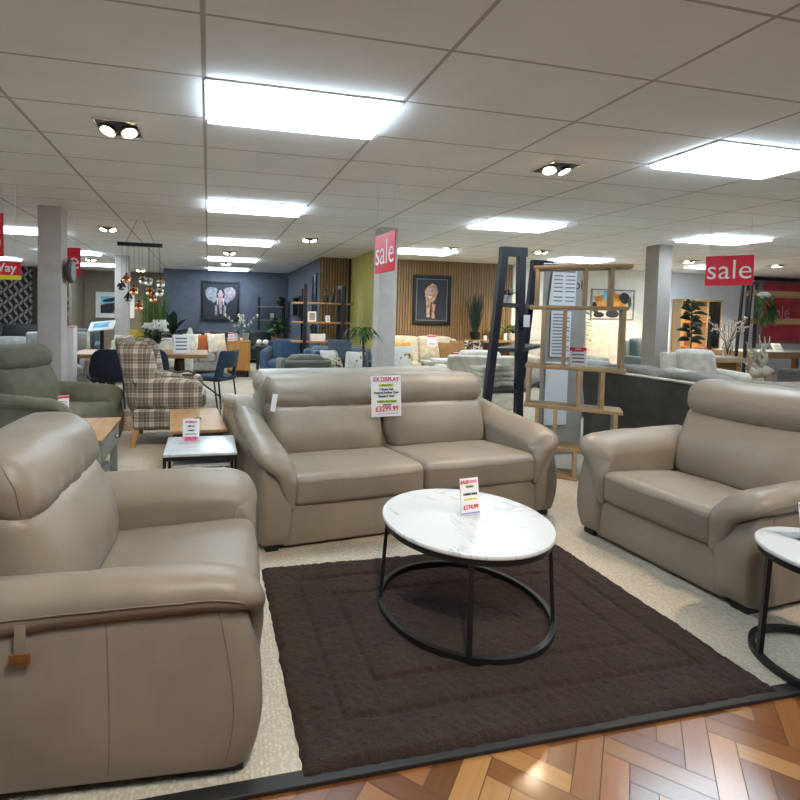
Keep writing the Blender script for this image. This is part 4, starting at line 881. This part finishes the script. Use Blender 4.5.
def open_shelf(label, loc, rz, W, Dp, Hh, zs, upm, shm, th=.035, up=.05):
    t = thing('open_shelf', label, 'shelf unit', loc, rz)
    for x in (0, W-up):
        MB().box(x, 0, 0, x+up, up, Hh).box(x, Dp-up, 0, x+up, Dp, Hh).box(x, up, Hh-up, x+up, Dp-up, Hh).build('side_frame', upm, t, smooth=False)
    for z in zs: MB().bbox(-.0, .0, z, W, Dp, z+th, .004, None).build('shelf', shm, t)
    return t
open_shelf('black shelf unit against the blue wall right of the elephant painting', (1.50, 15.2, 0), 0, .82, .35, 1.92, (.75, 1.20, 1.62), 'black_metal', 'grey_paint')
o = MB().bbox(-.06, -.01, 0, .06, .01, .2, .004).build('photo_frame', 'white_paint'); o.location = (1.93, 15.35, 1.236); tag(o, 'small white frame on the black shelf unit against the blue wall', 'frame')
o = MB().ball((0, 0, .15), (.10, .10, .15), 14, 10).build('round_vase', 'pot_black'); o.location = (2.18, 15.35, 1.656); tag(o, 'dark round vase on top of the black shelf unit', 'vase')
t = thing('wall_cabinet', 'black framed wall box on the blue side wall', 'cabinet', (2.478, 13.3, 0)); MB().box(-.16, -.5, 1.35, -.001, .5, 1.40).box(-.16, -.5, 1.85, -.001, .5, 1.9).box(-.16, -.5, 1.40, -.001, -.45, 1.85).box(-.16, .45, 1.40, -.001, .5, 1.85).build('frame', 'black_metal', t, smooth=False); MB().box(-.03, -.45, 1.40, -.002, .45, 1.85).build('back', 'dark_grey_paint', t, smooth=False)
t = thing('mirror', 'tall narrow black-framed mirror on the blue side wall', 'mirror', (2.479, 11.6, 0)); MB().box(-.03, -.22, .9, -.001, .22, .94).box(-.03, -.22, 2.36, -.001, .22, 2.4).box(-.03, -.22, .94, -.001, -.18, 2.36).box(-.03, .18, .94, -.001, .22, 2.36).build('frame', 'black_metal', t, smooth=False); MB().box(-.012, -.18, .94, -.002, .18, 2.36).build('glass', 'chrome', t, smooth=False)
# oak and black shelf unit in front of the slats
t = thing('open_shelf', 'black uprights with oak shelves in front of the left slatted wall', 'shelf unit', (1.70, 9.45, 0))
for x in (.10, .86): MB().box(x, 0, 0, x+.07, .05, 2.0).box(x+.02, .36, 0, x+.09, .41, 1.98).box(x, .05, 1.93, x+.07, .36, 2.0).build('side_frame', 'black_metal', t, smooth=False)
for z in (.86, 1.24, 1.62): MB().bbox(-.08, .03, z, 1.12, .38, z+.035, .004).build('shelf', 'brown_oak', t)
for k, (x, z, nm, lab) in enumerate(((2.27, 1.656, 'bottle_vase', 'tall dark bottle vase, left one on the top oak shelf'), (2.42, 1.656, 'bottle_vase', 'shorter dark bottle vase, right one on the top oak shelf'))):
    s = (1.0, .78)[k]; o = MB().lathe([(.001, 0), (.05*s, 0), (.06*s, .10*s), (.02*s, .17*s), (.02*s, .27*s), (.001, .27*s)], 14).build(nm, 'pot_black'); o.location = (x, 9.62, z); tag(o, lab, 'vase')
t = picture('photo_frame', 'white photo frame on the middle oak shelf, left', (2.0, 9.6, 1.377), 0, .17, .20, .03, 'white_paint', 'grey_paint', .02)
card('price_card', 'white card on the middle oak shelf', (2.32, 9.58, 1.277), 0, -.2, .09, .13, 'lines')
t = thing('planter_box', 'white planter box with dark twigs on the lowest oak shelf', 'planter', (2.12, 9.62, .896)); MB().bbox(-.15, -.06, 0, .15, .06, .14, .004).build('box', 'pot_white', t); m = MB()
for k in range(9): m.tube([(-.12+.03*k, 0, .13), (-.14+.035*k+.05*cos(k*2), .02, .22), (-.15+.04*k+.10*cos(k*2), .0, .30)], .006, 4)
m.build('twigs', 'pot_black', t)
# blue seats
gsofa('velvet_armchair', 'blue velvet armchair right beside the golden oak sideboard', 'armchair', (1.05, 10.3, 0), -.3, .95, .9, .85, .44, 1, .16, .66, ('blue_fabric', 'black_plastic'))
gsofa('velvet_sofa', 'blue velvet sofa in front of the oak and black shelf', 'sofa', (1.75, 8.35, 0), 0, 1.35, .85, .82, .44, 2, .14, .64, ('blue_fabric', 'black_plastic'))
gsofa('slate_armchair', 'slate blue armchair in front of the lime wall', 'armchair', (1.72, 7.45, 0), 0, 1.05, .77, .86, .44, 1, .12, .62, ('slate_fabric', 'black_plastic'))
cushion('cushion', 'white patterned cushion on the slate armchair left of the palm', (1.93, 7.72, .68), .36, 'white_pattern', .4, group=None)
cushion('cushion', 'gold and white patterned cushion below the other patterned one', (1.98, 7.60, .60), .28, 'leopard', .3)
cushion('cushion', 'slate blue cushion behind the patterned cushions', (2.12, 7.84, .82), .42, 'slate_fabric', -.1)
cushion('cushion', 'white patterned cushion right beside the palm stem', (2.33, 7.70, .67), .34, 'white_pattern', -.3)
t = gsofa('velvet_armchair', 'olive velvet tub chair with its back to the camera behind the taupe sofa', 'armchair', (1.62, 7.0, 0), pi, .68, .66, .86, .44, 1, .09, .80, ('olive_velvet', 'black_plastic'))
pl = thing('palm_plant', 'small palm with a bare stem in front of the lime wall', 'plant', (2.10, 6.55, 0)); lathe_pot(pl, 'pot', 'pot_black', [(.001, 0), (.12, 0), (.15, .3), (.13, .3), (.001, .28)]); MB().tube([(0, 0, .28), (.01, 0, .8), (-.01, 0, 1.16)], .018, 8).build('stem', 'stem_brown', pl); m = MB()
for b, d, L, w, dr in spray(34, 8, 1.10, 1.22, .02, .34, .035, .8, .9): m.leaf((-.01+b[0], b[1], b[2]), d, L, w, dr, 6)
m.build('foliage', 'leaf_green', pl)
# ---------------------------------------------------------------- lion wall
t = picture('lion_painting', 'black framed painting of a walking lion on the slatted wall', (5.06, 10.725, 1.82), 0, .95, 1.14, .07, 'black_metal', 'canvas_dark', .05)
MB().box(-.385, -.027, -.48, .385, -.0255, -.468).box(-.385, -.027, .468, .385, -.0255, .48).box(-.385, -.027, -.468, -.373, -.0255, .468).box(.373, -.027, -.468, .385, -.0255, .468).build('inner_line', 'grey_paint', t, smooth=False)
blob(t, 'painted_body', 'paint_dark', [[(.0, .30), (.14, .26), (.21, .1), (.18, -.12), (.12, -.38), (.04, -.42), (-.02, -.1)]], -.034)
blob(t, 'painted_legs', 'paint_tan', [[(-.16, .05), (-.03, .0), (-.05, -.25), (-.04, -.40), (-.13, -.42), (-.13, -.25)], [(.0, -.08), (.09, -.10), (.06, -.30), (.09, -.43), (.0, -.43)]], -.038)
blob(t, 'painted_mane', 'paint_tan', [[(-.12, .30), (.0, .38), (.10, .34), (.14, .2), (.1, .06), (.02, -.08), (-.1, -.04), (-.18, .08), (-.19, .2)]], -.042)
blob(t, 'painted_face', 'paint_pink', [[(-.12, .26), (-.02, .28), (.03, .18), (.0, .06), (-.07, .02), (-.13, .1)]], -.046)
blob(t, 'painted_muzzle', 'paint_cream', [(-.055, .07, .045, .04, 0)], -.05); blob(t, 'painted_nose', 'paint_black', [(-.055, .095, .02, .013, 0), (-.10, .2, .012, .01, 0), (-.01, .2, .012, .01, 0)], -.053)
gsofa('fabric_sofa', 'cream sofa under the lion painting', 'sofa', (3.55, 9.6, 0), 0, 2.05, .92, .98, .45, 2, .2, .66, ('beige_fabric', 'leg_oak'))
card('price_card', 'red-topped price card hanging on the cream sofa under the lion painting', (4.66, 9.78, .80), 0, -.1, .20, .24)
cushion('cushion', 'ochre cushion at the left end of the cream sofa under the lion painting', (4.02, 9.8, .68), .42, 'ochre_fabric', .2)
cushion('cushion', 'brown velvet cushion, left of two on the cream sofa under the lion painting', (5.02, 9.72, .68), .44, 'brown_velvet', -.1)
cushion('cushion', 'brown velvet cushion, right of two on the cream sofa under the lion painting', (5.30, 9.76, .72), .44, 'brown_velvet', .2)
cushion('cushion', 'black and white patterned cushion at the right end of the cream sofa', (5.58, 9.7, .74), .42, 'dark_pattern', -.4)
o = MB().rbox(-.2, -.2, 0, .2, .2, .42, .05, 3, (2, 2, 2)).build('pouf', 'light_grey_fabric'); o.location = (3.72, 9.2, 0); o = tag(o, 'grey fabric cube pouf in front of the cream sofa', 'pouf')
o = cushion('cushion', 'cream striped cushion leaning beside the middle column', (3.18, 7.9, .70), (.42, .46), 'white_pattern', -.5)
gsofa('fabric_bench', 'low seat with a leopard pattern cover behind the pale leather sofa', 'bench', (3.05, 7.5, 0), 0, 1.15, .6, .5, .56, 1, .05, .56, ('leopard', 'black_plastic'))
leg_table('coffee_table', 'low pale coffee table carrying an open book in front of the cream sofa', (4.0, 8.5, 0), 0, 1.0, .5, .58, 'cream_fabric', 'leg_oak', .05, .05)
t = thing('open_book', 'open book lying on the low pale coffee table', 'book', (4.45, 8.7, .5805), .2); MB().rbox(-.26, -.15, 0, -.002, .15, .05, .015, 2, (3, 2, 1)).build('page_block', 'paper', t); MB().rbox(.002, -.15, 0, .26, .15, .05, .015, 2, (3, 2, 1)).build('page_block', 'paper', t)
gsofa('fabric_armchair', 'cream fabric armchair with its sloping back to the camera behind the A-frame shelf', 'armchair', (4.55, 7.2, 0), pi-.25, 1.0, .95, .93, .45, 1, .2, .66, ('white_fabric', 'white_paint'))
card('price_card', 'red-topped price card on the back of the cream armchair near the pale leather sofa', (3.62, 6.7, .74), 0, -.1, .13, .16)
leg_table('console_table', 'oak console table along the slatted wall behind the A-frame shelf', (5.75, 10.2, 0), 0, 2.0, .42, .92, 'brown_oak', 'brown_oak', .06, .07)
grass_plant('grass_plant', 'dense dark green grass plant in a black vase on the oak console', (6.02, 10.4, .9205), .95, .2, .18, .12, n=170, seed=9, spread=.24, leafm='leaf_dark')
leaf_plant('potted_plant', 'light green arching plant on the oak console, left', (6.55, 10.42, .9205), (.16, .10), spray(22, 21, .18, .32, .04, .26, .06, 1.0, .7), 'leaf_light')
leaf_plant('potted_plant', 'light green bushy plant on the oak console, right', (7.0, 10.4, .9205), (.16, .12), spray(28, 25, .18, .34, .05, .24, .07, .9, .6), 'leaf_light')
for k, (x, l) in enumerate(((6.22, 'short white candle beside the dark grass plant'), (6.74, 'white candle between the two light green plants'))):
    t = thing('candle', l, 'candle', (x, 10.3, .9205)); MB().lathe([(.001, 0), (.04, 0), (.04, .10+.06*k), (.001, .10+.06*k)], 14).build('wax', 'white_paint', t); MB().tube([(0, 0, .10+.06*k), (0, 0, .115+.06*k)], .002, 4).build('wick', 'pot_black', t)
# ---------------------------------------------------------------- cream wall, right
t = picture('cow_painting', 'grey framed painting of a black, white and orange cow on the cream wall', (9.98, 10.695, 1.84), 0, 1.28, .76, .03, 'grey_paint', 'paint_cream', .04)
0; plain('paint_orange', (206, 140, 60), .7, var=.2, vs=9); plain('paint_blue', (120, 190, 220), .7, var=.2); plain('paint_black', (30, 28, 32), .7, var=.1)
blob(t, 'painted_patches', 'paint_black', [(-.52, -.10, .08, .16, .3), (-.40, -.27, .16, .07, 0), (.0, -.24, .2, .10, 0), (.36, .16, .14, .14, .5)], -.026); blob(t, 'painted_flank', 'paint_orange', [[(-.55, .18), (.05, .3), (.5, .2), (.36, -.1), (-.1, -.2), (-.46, -.12)]], -.023); blob(t, 'painted_sky', 'paint_blue', [[(-.30, .33), (.02, .34), (.0, .12), (-.26, .08)]], -.029); blob(t, 'painted_ear', 'paint_black', [(.30, .20, .13, .10, .6)], -.032); blob(t, 'painted_leaves', 'leaf_green', [(.50, .06, .05, .14, 0)], -.03)
t = thing('bed_headboard', 'cream padded headboard below the cow painting', 'headboard', (9.15, 10.58, 0)); MB().rbox(0, 0, 0, 1.15, .1, 1.38, .02, 3, (2, 1, 2)).build('panel', 'cream_fabric', t)
for x in (.1, .95): MB().box(x, .02, 0, x+.08, .09, .3).build('leg', 'leg_oak', t, smooth=False)
gsofa('fabric_sofa', 'grey sofa with cushions seen through the oak cube shelf', 'sofa', (6.6, 8.85, 0), 0, 1.7, .92, .92, .45, 2, .2, .64, ('light_grey_fabric', 'black_plastic'))
cushion('cushion', 'green cushion on the grey sofa seen through the oak cube shelf', (7.55, 9.0, .80), (.5, .38), 'green_cushion_fabric', .2)
gsofa('fabric_armchair', 'beige armchair back seen through the oak cube shelf above the small card', 'armchair', (6.15, 6.55, 0), pi-.5, .85, .8, .82, .44, 1, .15, .6, ('light_grey_fabric', 'black_plastic'))
t = thing('foliage_screen', 'pale green leafy wall hanging beside the banner', 'plant', (8.6, 10.15, 0)); lathe_pot(t, 'pot', 'pot_white', [(.001, 0), (.15, 0), (.17, .4), (.14, .4), (.001, .38)]); m = MB()
for b, d, L, w, dr in spray(60, 33, .45, 1.7, .12, .26, .08, .5, .5): m.leaf(b, d, L, w, dr, 4)
m.build('foliage', 'leaf_light', t); MB().tube([(0, 0, .38), (0, 0, 1.72)], .015, 6).build('stem', 'stem_brown', t)
t = gsofa('fabric_armchair', 'teal grey wing armchair in front of the cream wall', 'armchair', (9.25, 8.75, 0), 0, .95, .85, 1.03, .48, 1, .16, .62, ('teal_grey_fabric', 'black_plastic'), legs=.22)
t = gsofa('fabric_armchair', 'pale sage armchair in front of the oak display cabinet', 'armchair', (7.05, 5.75, 0), -.08, .95, .85, .98, .46, 1, .2, .66, ('sage_grey_fabric', 'leg_oak'))
o = MB().bbox(-.11, -.004, -.11, .11, .004, .11, .002).build('fabric_label', 'slate_fabric'); o.location = (7.16, 5.735, .55); o.rotation_euler = (-.05, 0, -.08); tag(o, 'blue and white striped label hanging on the arm of the pale sage armchair', 'label'); m = MB().box(-.11, -.0055, -.03, .11, -.004, .02).build('label_stripe', 'paper', o, smooth=False)
t = thing('display_cabinet', 'light oak display cabinet with a glazed right door against the white wall', 'cabinet', (11.85, 10.44, 0))
MB().box(0, .21, 0, 1.28, .24, 1.98).build('back', 'golden_oak', t, smooth=False)
for x in (0, .37, .82, 1.235): MB().box(x, 0, 0, x+.045, .21, 1.98).build('upright', 'oak_z', t, smooth=False)
MB().box(-.02, -.01, 1.98, 1.30, .25, 2.03).build('top', 'oak', t, smooth=False)
for z in (.1, .78, 1.42): MB().box(.045, .01, z, 1.235, .21, z+.03).build('shelf', 'golden_oak', t, smooth=False)
d = MB().box(.865, -.012, .80, 1.235, -.004, 1.95).build('glass_door', 'glass', t, smooth=False)
o = MB().lathe([(.001, 0), (.10, 0), (.16, .25), (.14, .45), (.05, .6), (.001, .6)], 18).build('door_reflection', 'slate_fabric'); M['pale_blue'] = plain('pale_blue', (160, 200, 220), .3); o.data.materials[0] = M['pale_blue']; o.location = (12.90, 10.555, .811); o.scale = (.55, .55, 1.1); tag(o, 'pale blue vase-shaped stand-in for the reflection in the oak cabinet glass door', 'vase')  # solid shape added for the pale reflection in the cabinet glass
pl = thing('fiddle_plant', 'fiddle-leaf plant with big dark leaves in front of the oak display cabinet', 'plant', (9.10, 7.80, 0)); lathe_pot(pl, 'pot', 'pot_wicker', [(.001, 0), (.16, 0), (.2, .4), (.17, .4), (.001, .38)]); MB().tube([(0, 0, .38), (.02, 0, 1.1), (-.01, 0, 1.8)], .014, 6).build('stem', 'stem_brown', pl); m = MB()
for b, d, L, w, dr in spray(26, 41, 1.05, 1.80, .02, .24, .11, .25, .35): m.leaf((b[0], b[1], b[2]), (d[0], d[1]*.5-.2, d[2]), L, w, dr, 6, .15, 1.0 if d[0] > 0 else -1.0)
m.build('foliage', 'leaf_dark', pl)
t = leg_table('console_table', 'brown console table with a stone-grey top right of the pale sage armchair', (8.15, 6.6, 0), -.1, .66, .45, .84, 'oak', 'brown_oak', .08, .10, 'panel'); MB().bbox(.06, .04, .35, .60, .41, .39, .004).build('lower_shelf', 'brown_oak', t); MB().bbox(.02, .05, .8405, .64, .40, .852, .003).build('runner', 'light_grey_fabric', t)
card('price_card', 'small pink price card in front of the oak display cabinet', (8.25, 6.80, .855), 0, -.1, .12, .15)
t = thing('twig_vase', 'blossoming twigs in a clear glass vase on the brown console table', 'vase', (8.66, 6.75, .855)); lathe_pot(t, 'vase', 'glass', [(.001, 0), (.06, 0), (.075, .15), (.05, .25), (.045, .25), (.068, .15), (.055, .01), (.001, .01)]); m = MB(); b = MB(); rd = random.Random(2)
for k in range(16):
    a = rd.uniform(0, 6.28); s = rd.uniform(.1, .34); p = [V((0, 0, .02)), V((cos(a)*.04, sin(a)*.04, .25)), V((cos(a)*s*.7, sin(a)*s*.5, .42)), V((cos(a)*s, sin(a)*s*.7, .52+.16*rd.random()))]; m.tube(p, .004, 4)
    for q in range(6): b.ball(p[2].lerp(p[3], q/5)+V((rd.uniform(-.03, .03), rd.uniform(-.03, .03), rd.uniform(-.02, .02))), .014, 6, 4)
m.build('twigs', 'stem_brown', t); b.build('blossom', 'blossom', t)
# driftwood table
leg_table('dining_table', 'wooden table carrying the driftwood piece behind the right armchair back', (5.12, 3.55, 0), 0, 1.9, .9, .74, 'brown_oak', 'brown_oak', .06, .09)
bpy.data.objects['dining_table.001'].location = (5.25, 3.60, 0)
t = thing('driftwood_sculpture', 'pale branching driftwood sculpture rising behind the right armchair', 'sculpture', (5.62, 4.05, .742)); rd = random.Random(8); m = MB()
m.tube([(0, 0, 0), (.0, 0, .10), (-.03, 0, .22), (-.10, 0, .34)], [.06, .05, .045, .02], 8); m.tube([(0, 0, .12), (.10, .02, .20), (.17, .0, .17)], [.06, .05, .03], 8); m.ball((.02, 0, .17), (.12, .07, .08), 12, 8)
for k in range(24):
    s = V((rd.uniform(-.08, .08), rd.uniform(-.04, .04), rd.uniform(.14, .26))); a = rd.uniform(-.9, .25); L = rd.uniform(.16, .36)
    p = [s]+[s+V((sin(a)*L*j/4+rd.uniform(-.03, .03), rd.uniform(-.04, .04), cos(a)*L*j/4)) for j in range(1, 5)]; m.tube(p, [.016, .013, .010, .007, .003], 5)
m.build('branches', 'driftwood', t); MB().lathe([(.001, -.0), (.09, 0), (.09, .014), (.001, .014)], 20).build('base', 'light_grey_fabric', t)
# right border: leaning rack, window, tables
t = thing('ladder_rack', 'black metal leaning rack with rustic wood shelves at the right border', 'shelf unit', (10.0, 7.5, 0))
for y in (0, .16):
    for x0, x1 in ((.0, .12), (.26, .24), (2.0, 2.0)): MB().tube([(x0, y, 0), (x1, y, 2.2)], .019, sq=True).build('upright', 'black_metal', t, smooth=False)
MB().box(.10, -.02, 2.17, .26, .18, 2.21).build('top_bar', 'black_metal', t, smooth=False)
for z in (1.42, 1.95): MB().bbox(.20, -.02, z, 2.3, .18, z+.11, .006).build('shelf', 'brown_oak', t)
t = thing('trailing_plant', 'trailing green plant hanging from the leaning rack', 'plant', (10.28, 7.38, 1.55)); m = MB(); rd = random.Random(6)
for k in range(60):
    a = rd.uniform(0, 6.28); b = V((rd.uniform(-.2, .2), rd.uniform(-.1, .02), .42)); m.leaf(b+V((0, 0, -rd.uniform(0, .45))), (cos(a), -.4, -.9), .20, .045, .2, 4)
m.build('foliage', 'leaf_green', t)
MB().ball((0, .02, .42), (.12, .1, .06), 10, 6).build('pot', 'pot_white', t)
slab('window_1', 14.55, 10.66, .9, 16.55, 10.70, CEIL-.02, 'wall_plain'); bpy.data.objects['window_1'].data.materials[0] = plain('window_pane', (150, 130, 132), .2, var=0)  # opaque pane in one even colour
MB().box(14.5, 10.62, 2.62, 16.55, 10.70, 2.70).build('trim_2', 'black_trim', smooth=False); struct(bpy.data.objects['trim_2'])
t = thing('sale_poster', 'large red sale poster in the window behind the leaning rack', 'poster', (14.55, 10.655, .95)); plain('poster_red', (196, 62, 76), .6, var=.15, vs=2); MB().box(.25, -.012, 0, 1.6, -.002, 1.62).build('sheet', 'poster_red', t, smooth=False); write(t, 'lettering', 'ink_pink', [('sale', .5, .86, .80, .9)], -.014)
leg_table('dining_table', 'wood-edged table with a pale runner at the right border', (11.9, 8.7, 0), 0, 2.6, .95, .78, 'brown_oak', 'brown_oak', .13, .1); MB().bbox(0, 0, .7805, 2.6, .95, .80, .003).build('runner', 'light_grey_fabric', bpy.data.objects['dining_table.002'])
card('price_card', 'white folded price card on the pale table runner at the right border', (12.85, 8.85, .802), 0, -.5, .28, .2, 'lines')
gsofa('fabric_sofa', 'dark slate sofa with its back to the camera at the right border', 'sofa', (13.2, 7.2, 0), pi, 2.8, .9, .74, .44, 2, .2, .6, ('dark_grey_fabric', 'black_plastic'))
# ---------------------------------------------------------------- far left
slab('wall_leaf_paper', -7.6, 16.95, 0, -5.35, 17.05, CEIL, 'leaf_wallpaper')
slab('wall_partition', -4.02, 15.9, 0, -3.95, 17.5, CEIL, 'wall_taupe')
t = picture('beach_picture', 'white framed picture of a violet and orange beach sunset on the taupe wall', (-3.0, 17.49, 1.60), 0, 1.2, .85, .05, 'white_paint', 'paint_dark', .05, (.10, 'white_paint'))
blob(t, 'painted_sky', 'paint_blue', [[(-.45, .27), (.45, .27), (.45, .05), (-.45, .0)]], -.036); blob(t, 'painted_cloud', 'paint_dark', [(-.15, .17, .25, .06, .2), (.2, .2, .2, .05, -.1), (-.1, .02, .3, .04, .1)], -.041); blob(t, 'painted_sand', 'paint_orange', [[(-.45, -.10), (.45, .04), (.45, -.27), (-.45, -.27)]], -.038); blob(t, 'painted_water', 'paint_dark', [[(-.45, -.02), (.1, -.02), (-.1, -.27), (-.45, -.27)]], -.044)
t = picture('beach_picture', 'pale framed picture of a grey shore left of the beach sunset', (-4.42, 17.49, 1.52), 0, .75, .62, .05, 'cream_fabric', 'grey_paint', .05, (.06, 'cream_fabric')); blob(t, 'painted_shore', 'dark_grey_paint', [[(-.25, -.02), (.25, .0), (.25, -.1), (-.25, -.12)], (0, .1, .2, .03, .1)], -.036)
gsofa('fabric_armchair', 'blue grey armchair right of the nearest left column', 'armchair', (-3.3, 11.9, 0), .2, .95, .9, .95, .44, 1, .16, .64, ('teal_grey_fabric', 'black_plastic'))
cushion('cushion', 'cream cushion on the blue grey armchair', (-2.8, 12.05, .72), .4, 'cream_fabric', .3)
gsofa('fabric_armchair', 'light grey high-backed armchair left of the nearest column, carrying a small card', 'armchair', (-2.78, 8.6, 0), .35, 1.0, .9, 1.06, .46, 1, .18, .62, ('light_grey_fabric', 'leg_oak'))
card('price_card', 'small white card on the light grey high-backed armchair', (-2.36, 8.68, .82), .3, -.15, .13, .10, 'lines')
gsofa('fabric_sofa', 'pale grey sofa at the left border', 'sofa', (-4.9, 9.6, 0), .1, 1.9, .92, .86, .44, 2, .2, .62, ('light_grey_fabric', 'leg_oak'))
gsofa('fabric_sofa', 'dark sofa under the leaf-patterned wall', 'sofa', (-6.9, 15.4, 0), 0, 2.2, .92, .95, .44, 2, .2, .62, ('black_leather', 'black_plastic'))
t = thing('display_stand', 'tilted white display board on a black post behind the navy chairs', 'stand', (-1.92, 9.85, 0)); MB().lathe([(.001, 0), (.16, 0), (.16, .015), (.001, .015)], 20).build('base', 'black_metal', t); MB().tube([(0, 0, .01), (0, 0, 1.12)], .035, 8).build('post', 'black_metal', t)
MB().bbox(-.22, -.14, 1.115, .22, .14, 1.135, .004, lambda p: V((p.x, p.y, p.z+(p.y)*.55+p.x*.12))).build('board', 'white_paint', t); MB().box(-.15, -.08, 1.1355, .12, .08, 1.1365, lambda p: V((p.x, p.y, p.z+p.y*.55+p.x*.12))).build('print', 'paint_blue', t, smooth=False)
t = thing('plinth', 'white plinth standing beside the nearest left column', 'plinth', (-1.93, 7.42, 0)); MB().bbox(0, 0, 0, .115, .2, 1.16, .004).build('body', 'white_paint', t); MB().bbox(-.005, -.005, 1.16, .12, .205, 1.18, .003).build('top', 'ink_pink', t)
EXPOSURE = 1.2
PANEL_LIST = [(.56, 3.21, 'largest lit panel, overhead in front of the camera'), (.56, 6.21, 'second lit panel from the camera in the middle row'), (.56, 9.21, 'third lit panel from the camera in the middle row'), (.56, 12.21, 'fourth lit panel from the camera in the middle row'), (.56, 14.9, 'fifth lit panel in the middle row, nearest the elephant painting'),
 (4.16, 3.21, 'big lit panel above the right armchair'), (4.16, 6.21, 'lit panel above the leaning black shelf'), (4.16, 9.21, 'lit panel in front of the lion painting'), (7.76, 6.21, 'lit panel above the red sale sign on the right'), (7.76, 9.21, 'lit panel beyond the oak cube shelf'), (11.36, 9.21, 'lit panel half hidden behind the right sale sign'),
 (-3.04, 9.21, 'lit panel left of the nearest column'), (-3.04, 12.21, 'lit panel right of the nearest column'), (-5.44, 14.4, 'lit panel above the leaf-patterned wall'), (-3.04, 15.21, 'farthest lit panel beyond the nearest column'),
 (.56, -.2, 'unseen lit panel added as fill behind the camera, middle row'), (4.16, -.2, 'unseen lit panel added as fill behind the camera, right row'), (-3.04, .21, 'unseen lit panel added as fill behind the camera, left row'), (-4.24, 3.81, 'unseen lit panel added as fill, out of view on the left'), (7.76, 2.61, 'unseen lit panel added as fill, out of view on the right'), (11.36, 5.0, 'unseen lit panel added as fill, out of view on the far right')]  # unseen panels added behind and beside the camera as fill light
SPOT_LIST = [(-.645, 3.86, 'twin spotlight above the tartan wing chair, the largest on the left'), (2.92, 3.80, 'twin spotlight nearest the leaning black shelf'), (1.70, 8.5, 'twin spotlight left of the hanging sale sign'), (-1.57, 8.5, 'twin spotlight above the glass pendant'), (4.4, 8.6, 'twin spotlight in front of the lion painting'), (6.2, 8.4, 'twin spotlight above the oak cube shelf'), (9.9, 8.6, 'twin spotlight behind the right column'), (12.15, 8.5, 'twin spotlight at the far right'), (.43, 10.9, 'small twin spotlight between lit panels'), (.44, 13.3, 'farthest twin spotlight in the middle row'), (-2.95, 13.7, 'twin spotlight beyond the left column'), (-2.1, 16.6, 'farthest twin spotlight on the left')]
SPOT_BEAMS = [(-.645, 3.86, 60, -.4, 5.2), (2.92, 3.80, 70, 2.0, 3.3), (1.70, 8.5, 90, 1.9, 9.6), (4.4, 8.6, 120, 5.0, 10.7), (-1.57, 8.5, 60, -1.2, 7.6), (6.2, 8.4, 200, 7.6, 10.7), (9.9, 8.6, 320, 9.9, 10.7), (12.15, 8.5, 280, 12.6, 10.7), (.43, 10.9, 50, .6, 12.5), (-2.1, 16.4, 40, -2.3, 17.5), (2.9, .6, 70, 2.4, 2.4), (.4, .3, 70, .3, 2.0)]
# ---------------------------------------------------------------- ceiling fittings
def place_panel(x, y, lab, first=[None]):
    if first[0] is None:
        p = make_panel(); first[0] = p
    else: p = dup(first[0])
    p.location = (x, y, CEIL); p['label'] = lab; p['group'] = 'led panels in the ceiling'
for x, y, lab in PANEL_LIST: place_panel(x, y, lab)
def make_spot():
    t = thing('twin_spotlight', 'x', 'spotlight')
    MB().box(-.15, -.16, -.001, .15, -.150, -.010).box(-.15, .150, -.001, .15, .16, -.010).box(-.15, -.150, -.001, -.140, .150, -.010).box(.140, -.150, -.001, .15, .150, -.010).build('frame', 'white_metal', t, smooth=False)
    MB().box(-.14, -.15, -.004, .14, .15, -.001).build('back_plate', 'black_metal', t, smooth=False)
    for sx in (-1, 1):
        R = Matrix.Translation((sx*.070, 0, -.022)) @ Matrix.Rotation(radians(-20), 4, 'X') @ Matrix.Rotation(radians(-sx*14), 4, 'Y')
        m = MB(); m.T = R; m.lathe([(.062, .012), (.062, -.016), (.052, -.018), (.046, -.004), (.046, .010)], 24); lp = m.build('lamp', 'chrome', t)
        m = MB(); m.T = R; m.lathe([(.001, -.015), (.030, -.0165), (.0455, -.012), (.0455, -.006), (.001, -.006)], 20); m.build('lens', 'lamp_lens', lp)
    return t
first = None
for x, y, lab in SPOT_LIST:
    if first is None: first = make_spot(); s = first
    else: s = dup(first)
    s.location = (x, y, CEIL); s['label'] = lab; s['group'] = 'twin spotlights in the ceiling'
for x, y, e, tx, ty in SPOT_BEAMS:
    l = bpy.data.lights.new('spot_beam', 'SPOT'); l.energy = e; l.color = (1, .83, .62); l.spot_size = radians(72); l.spot_blend = .8; l.shadow_soft_size = .05
    o = bpy.data.objects.new('spot_beam', l); COL.objects.link(o); o.location = (x, y, CEIL-.05); o.rotation_euler = (V((tx, ty, 0))-V((x, y, CEIL))).to_track_quat('-Z', 'Y').to_euler()
# ---------------------------------------------------------------- world and colour management
w = bpy.data.worlds.new('world'); SC.world = w; w.use_nodes = True
w.node_tree.nodes['Background'].inputs[0].default_value = (.75, .8, .9, 1); w.node_tree.nodes['Background'].inputs[1].default_value = .05
vs = SC.view_settings; SC.display_settings.display_device = 'sRGB'; vs.view_transform = 'Standard'; vs.look = 'None'; vs.gamma = 1; vs.exposure = EXPOSURE; vs.use_curve_mapping = False
SC.cycles.use_denoising = True; SC.cycles.max_bounces = 8; SC.cycles.diffuse_bounces = 5; SC.cycles.glossy_bounces = 3; SC.cycles.caustics_reflective = False; SC.cycles.caustics_refractive = False
SC.cycles.sample_clamp_indirect = 4.0
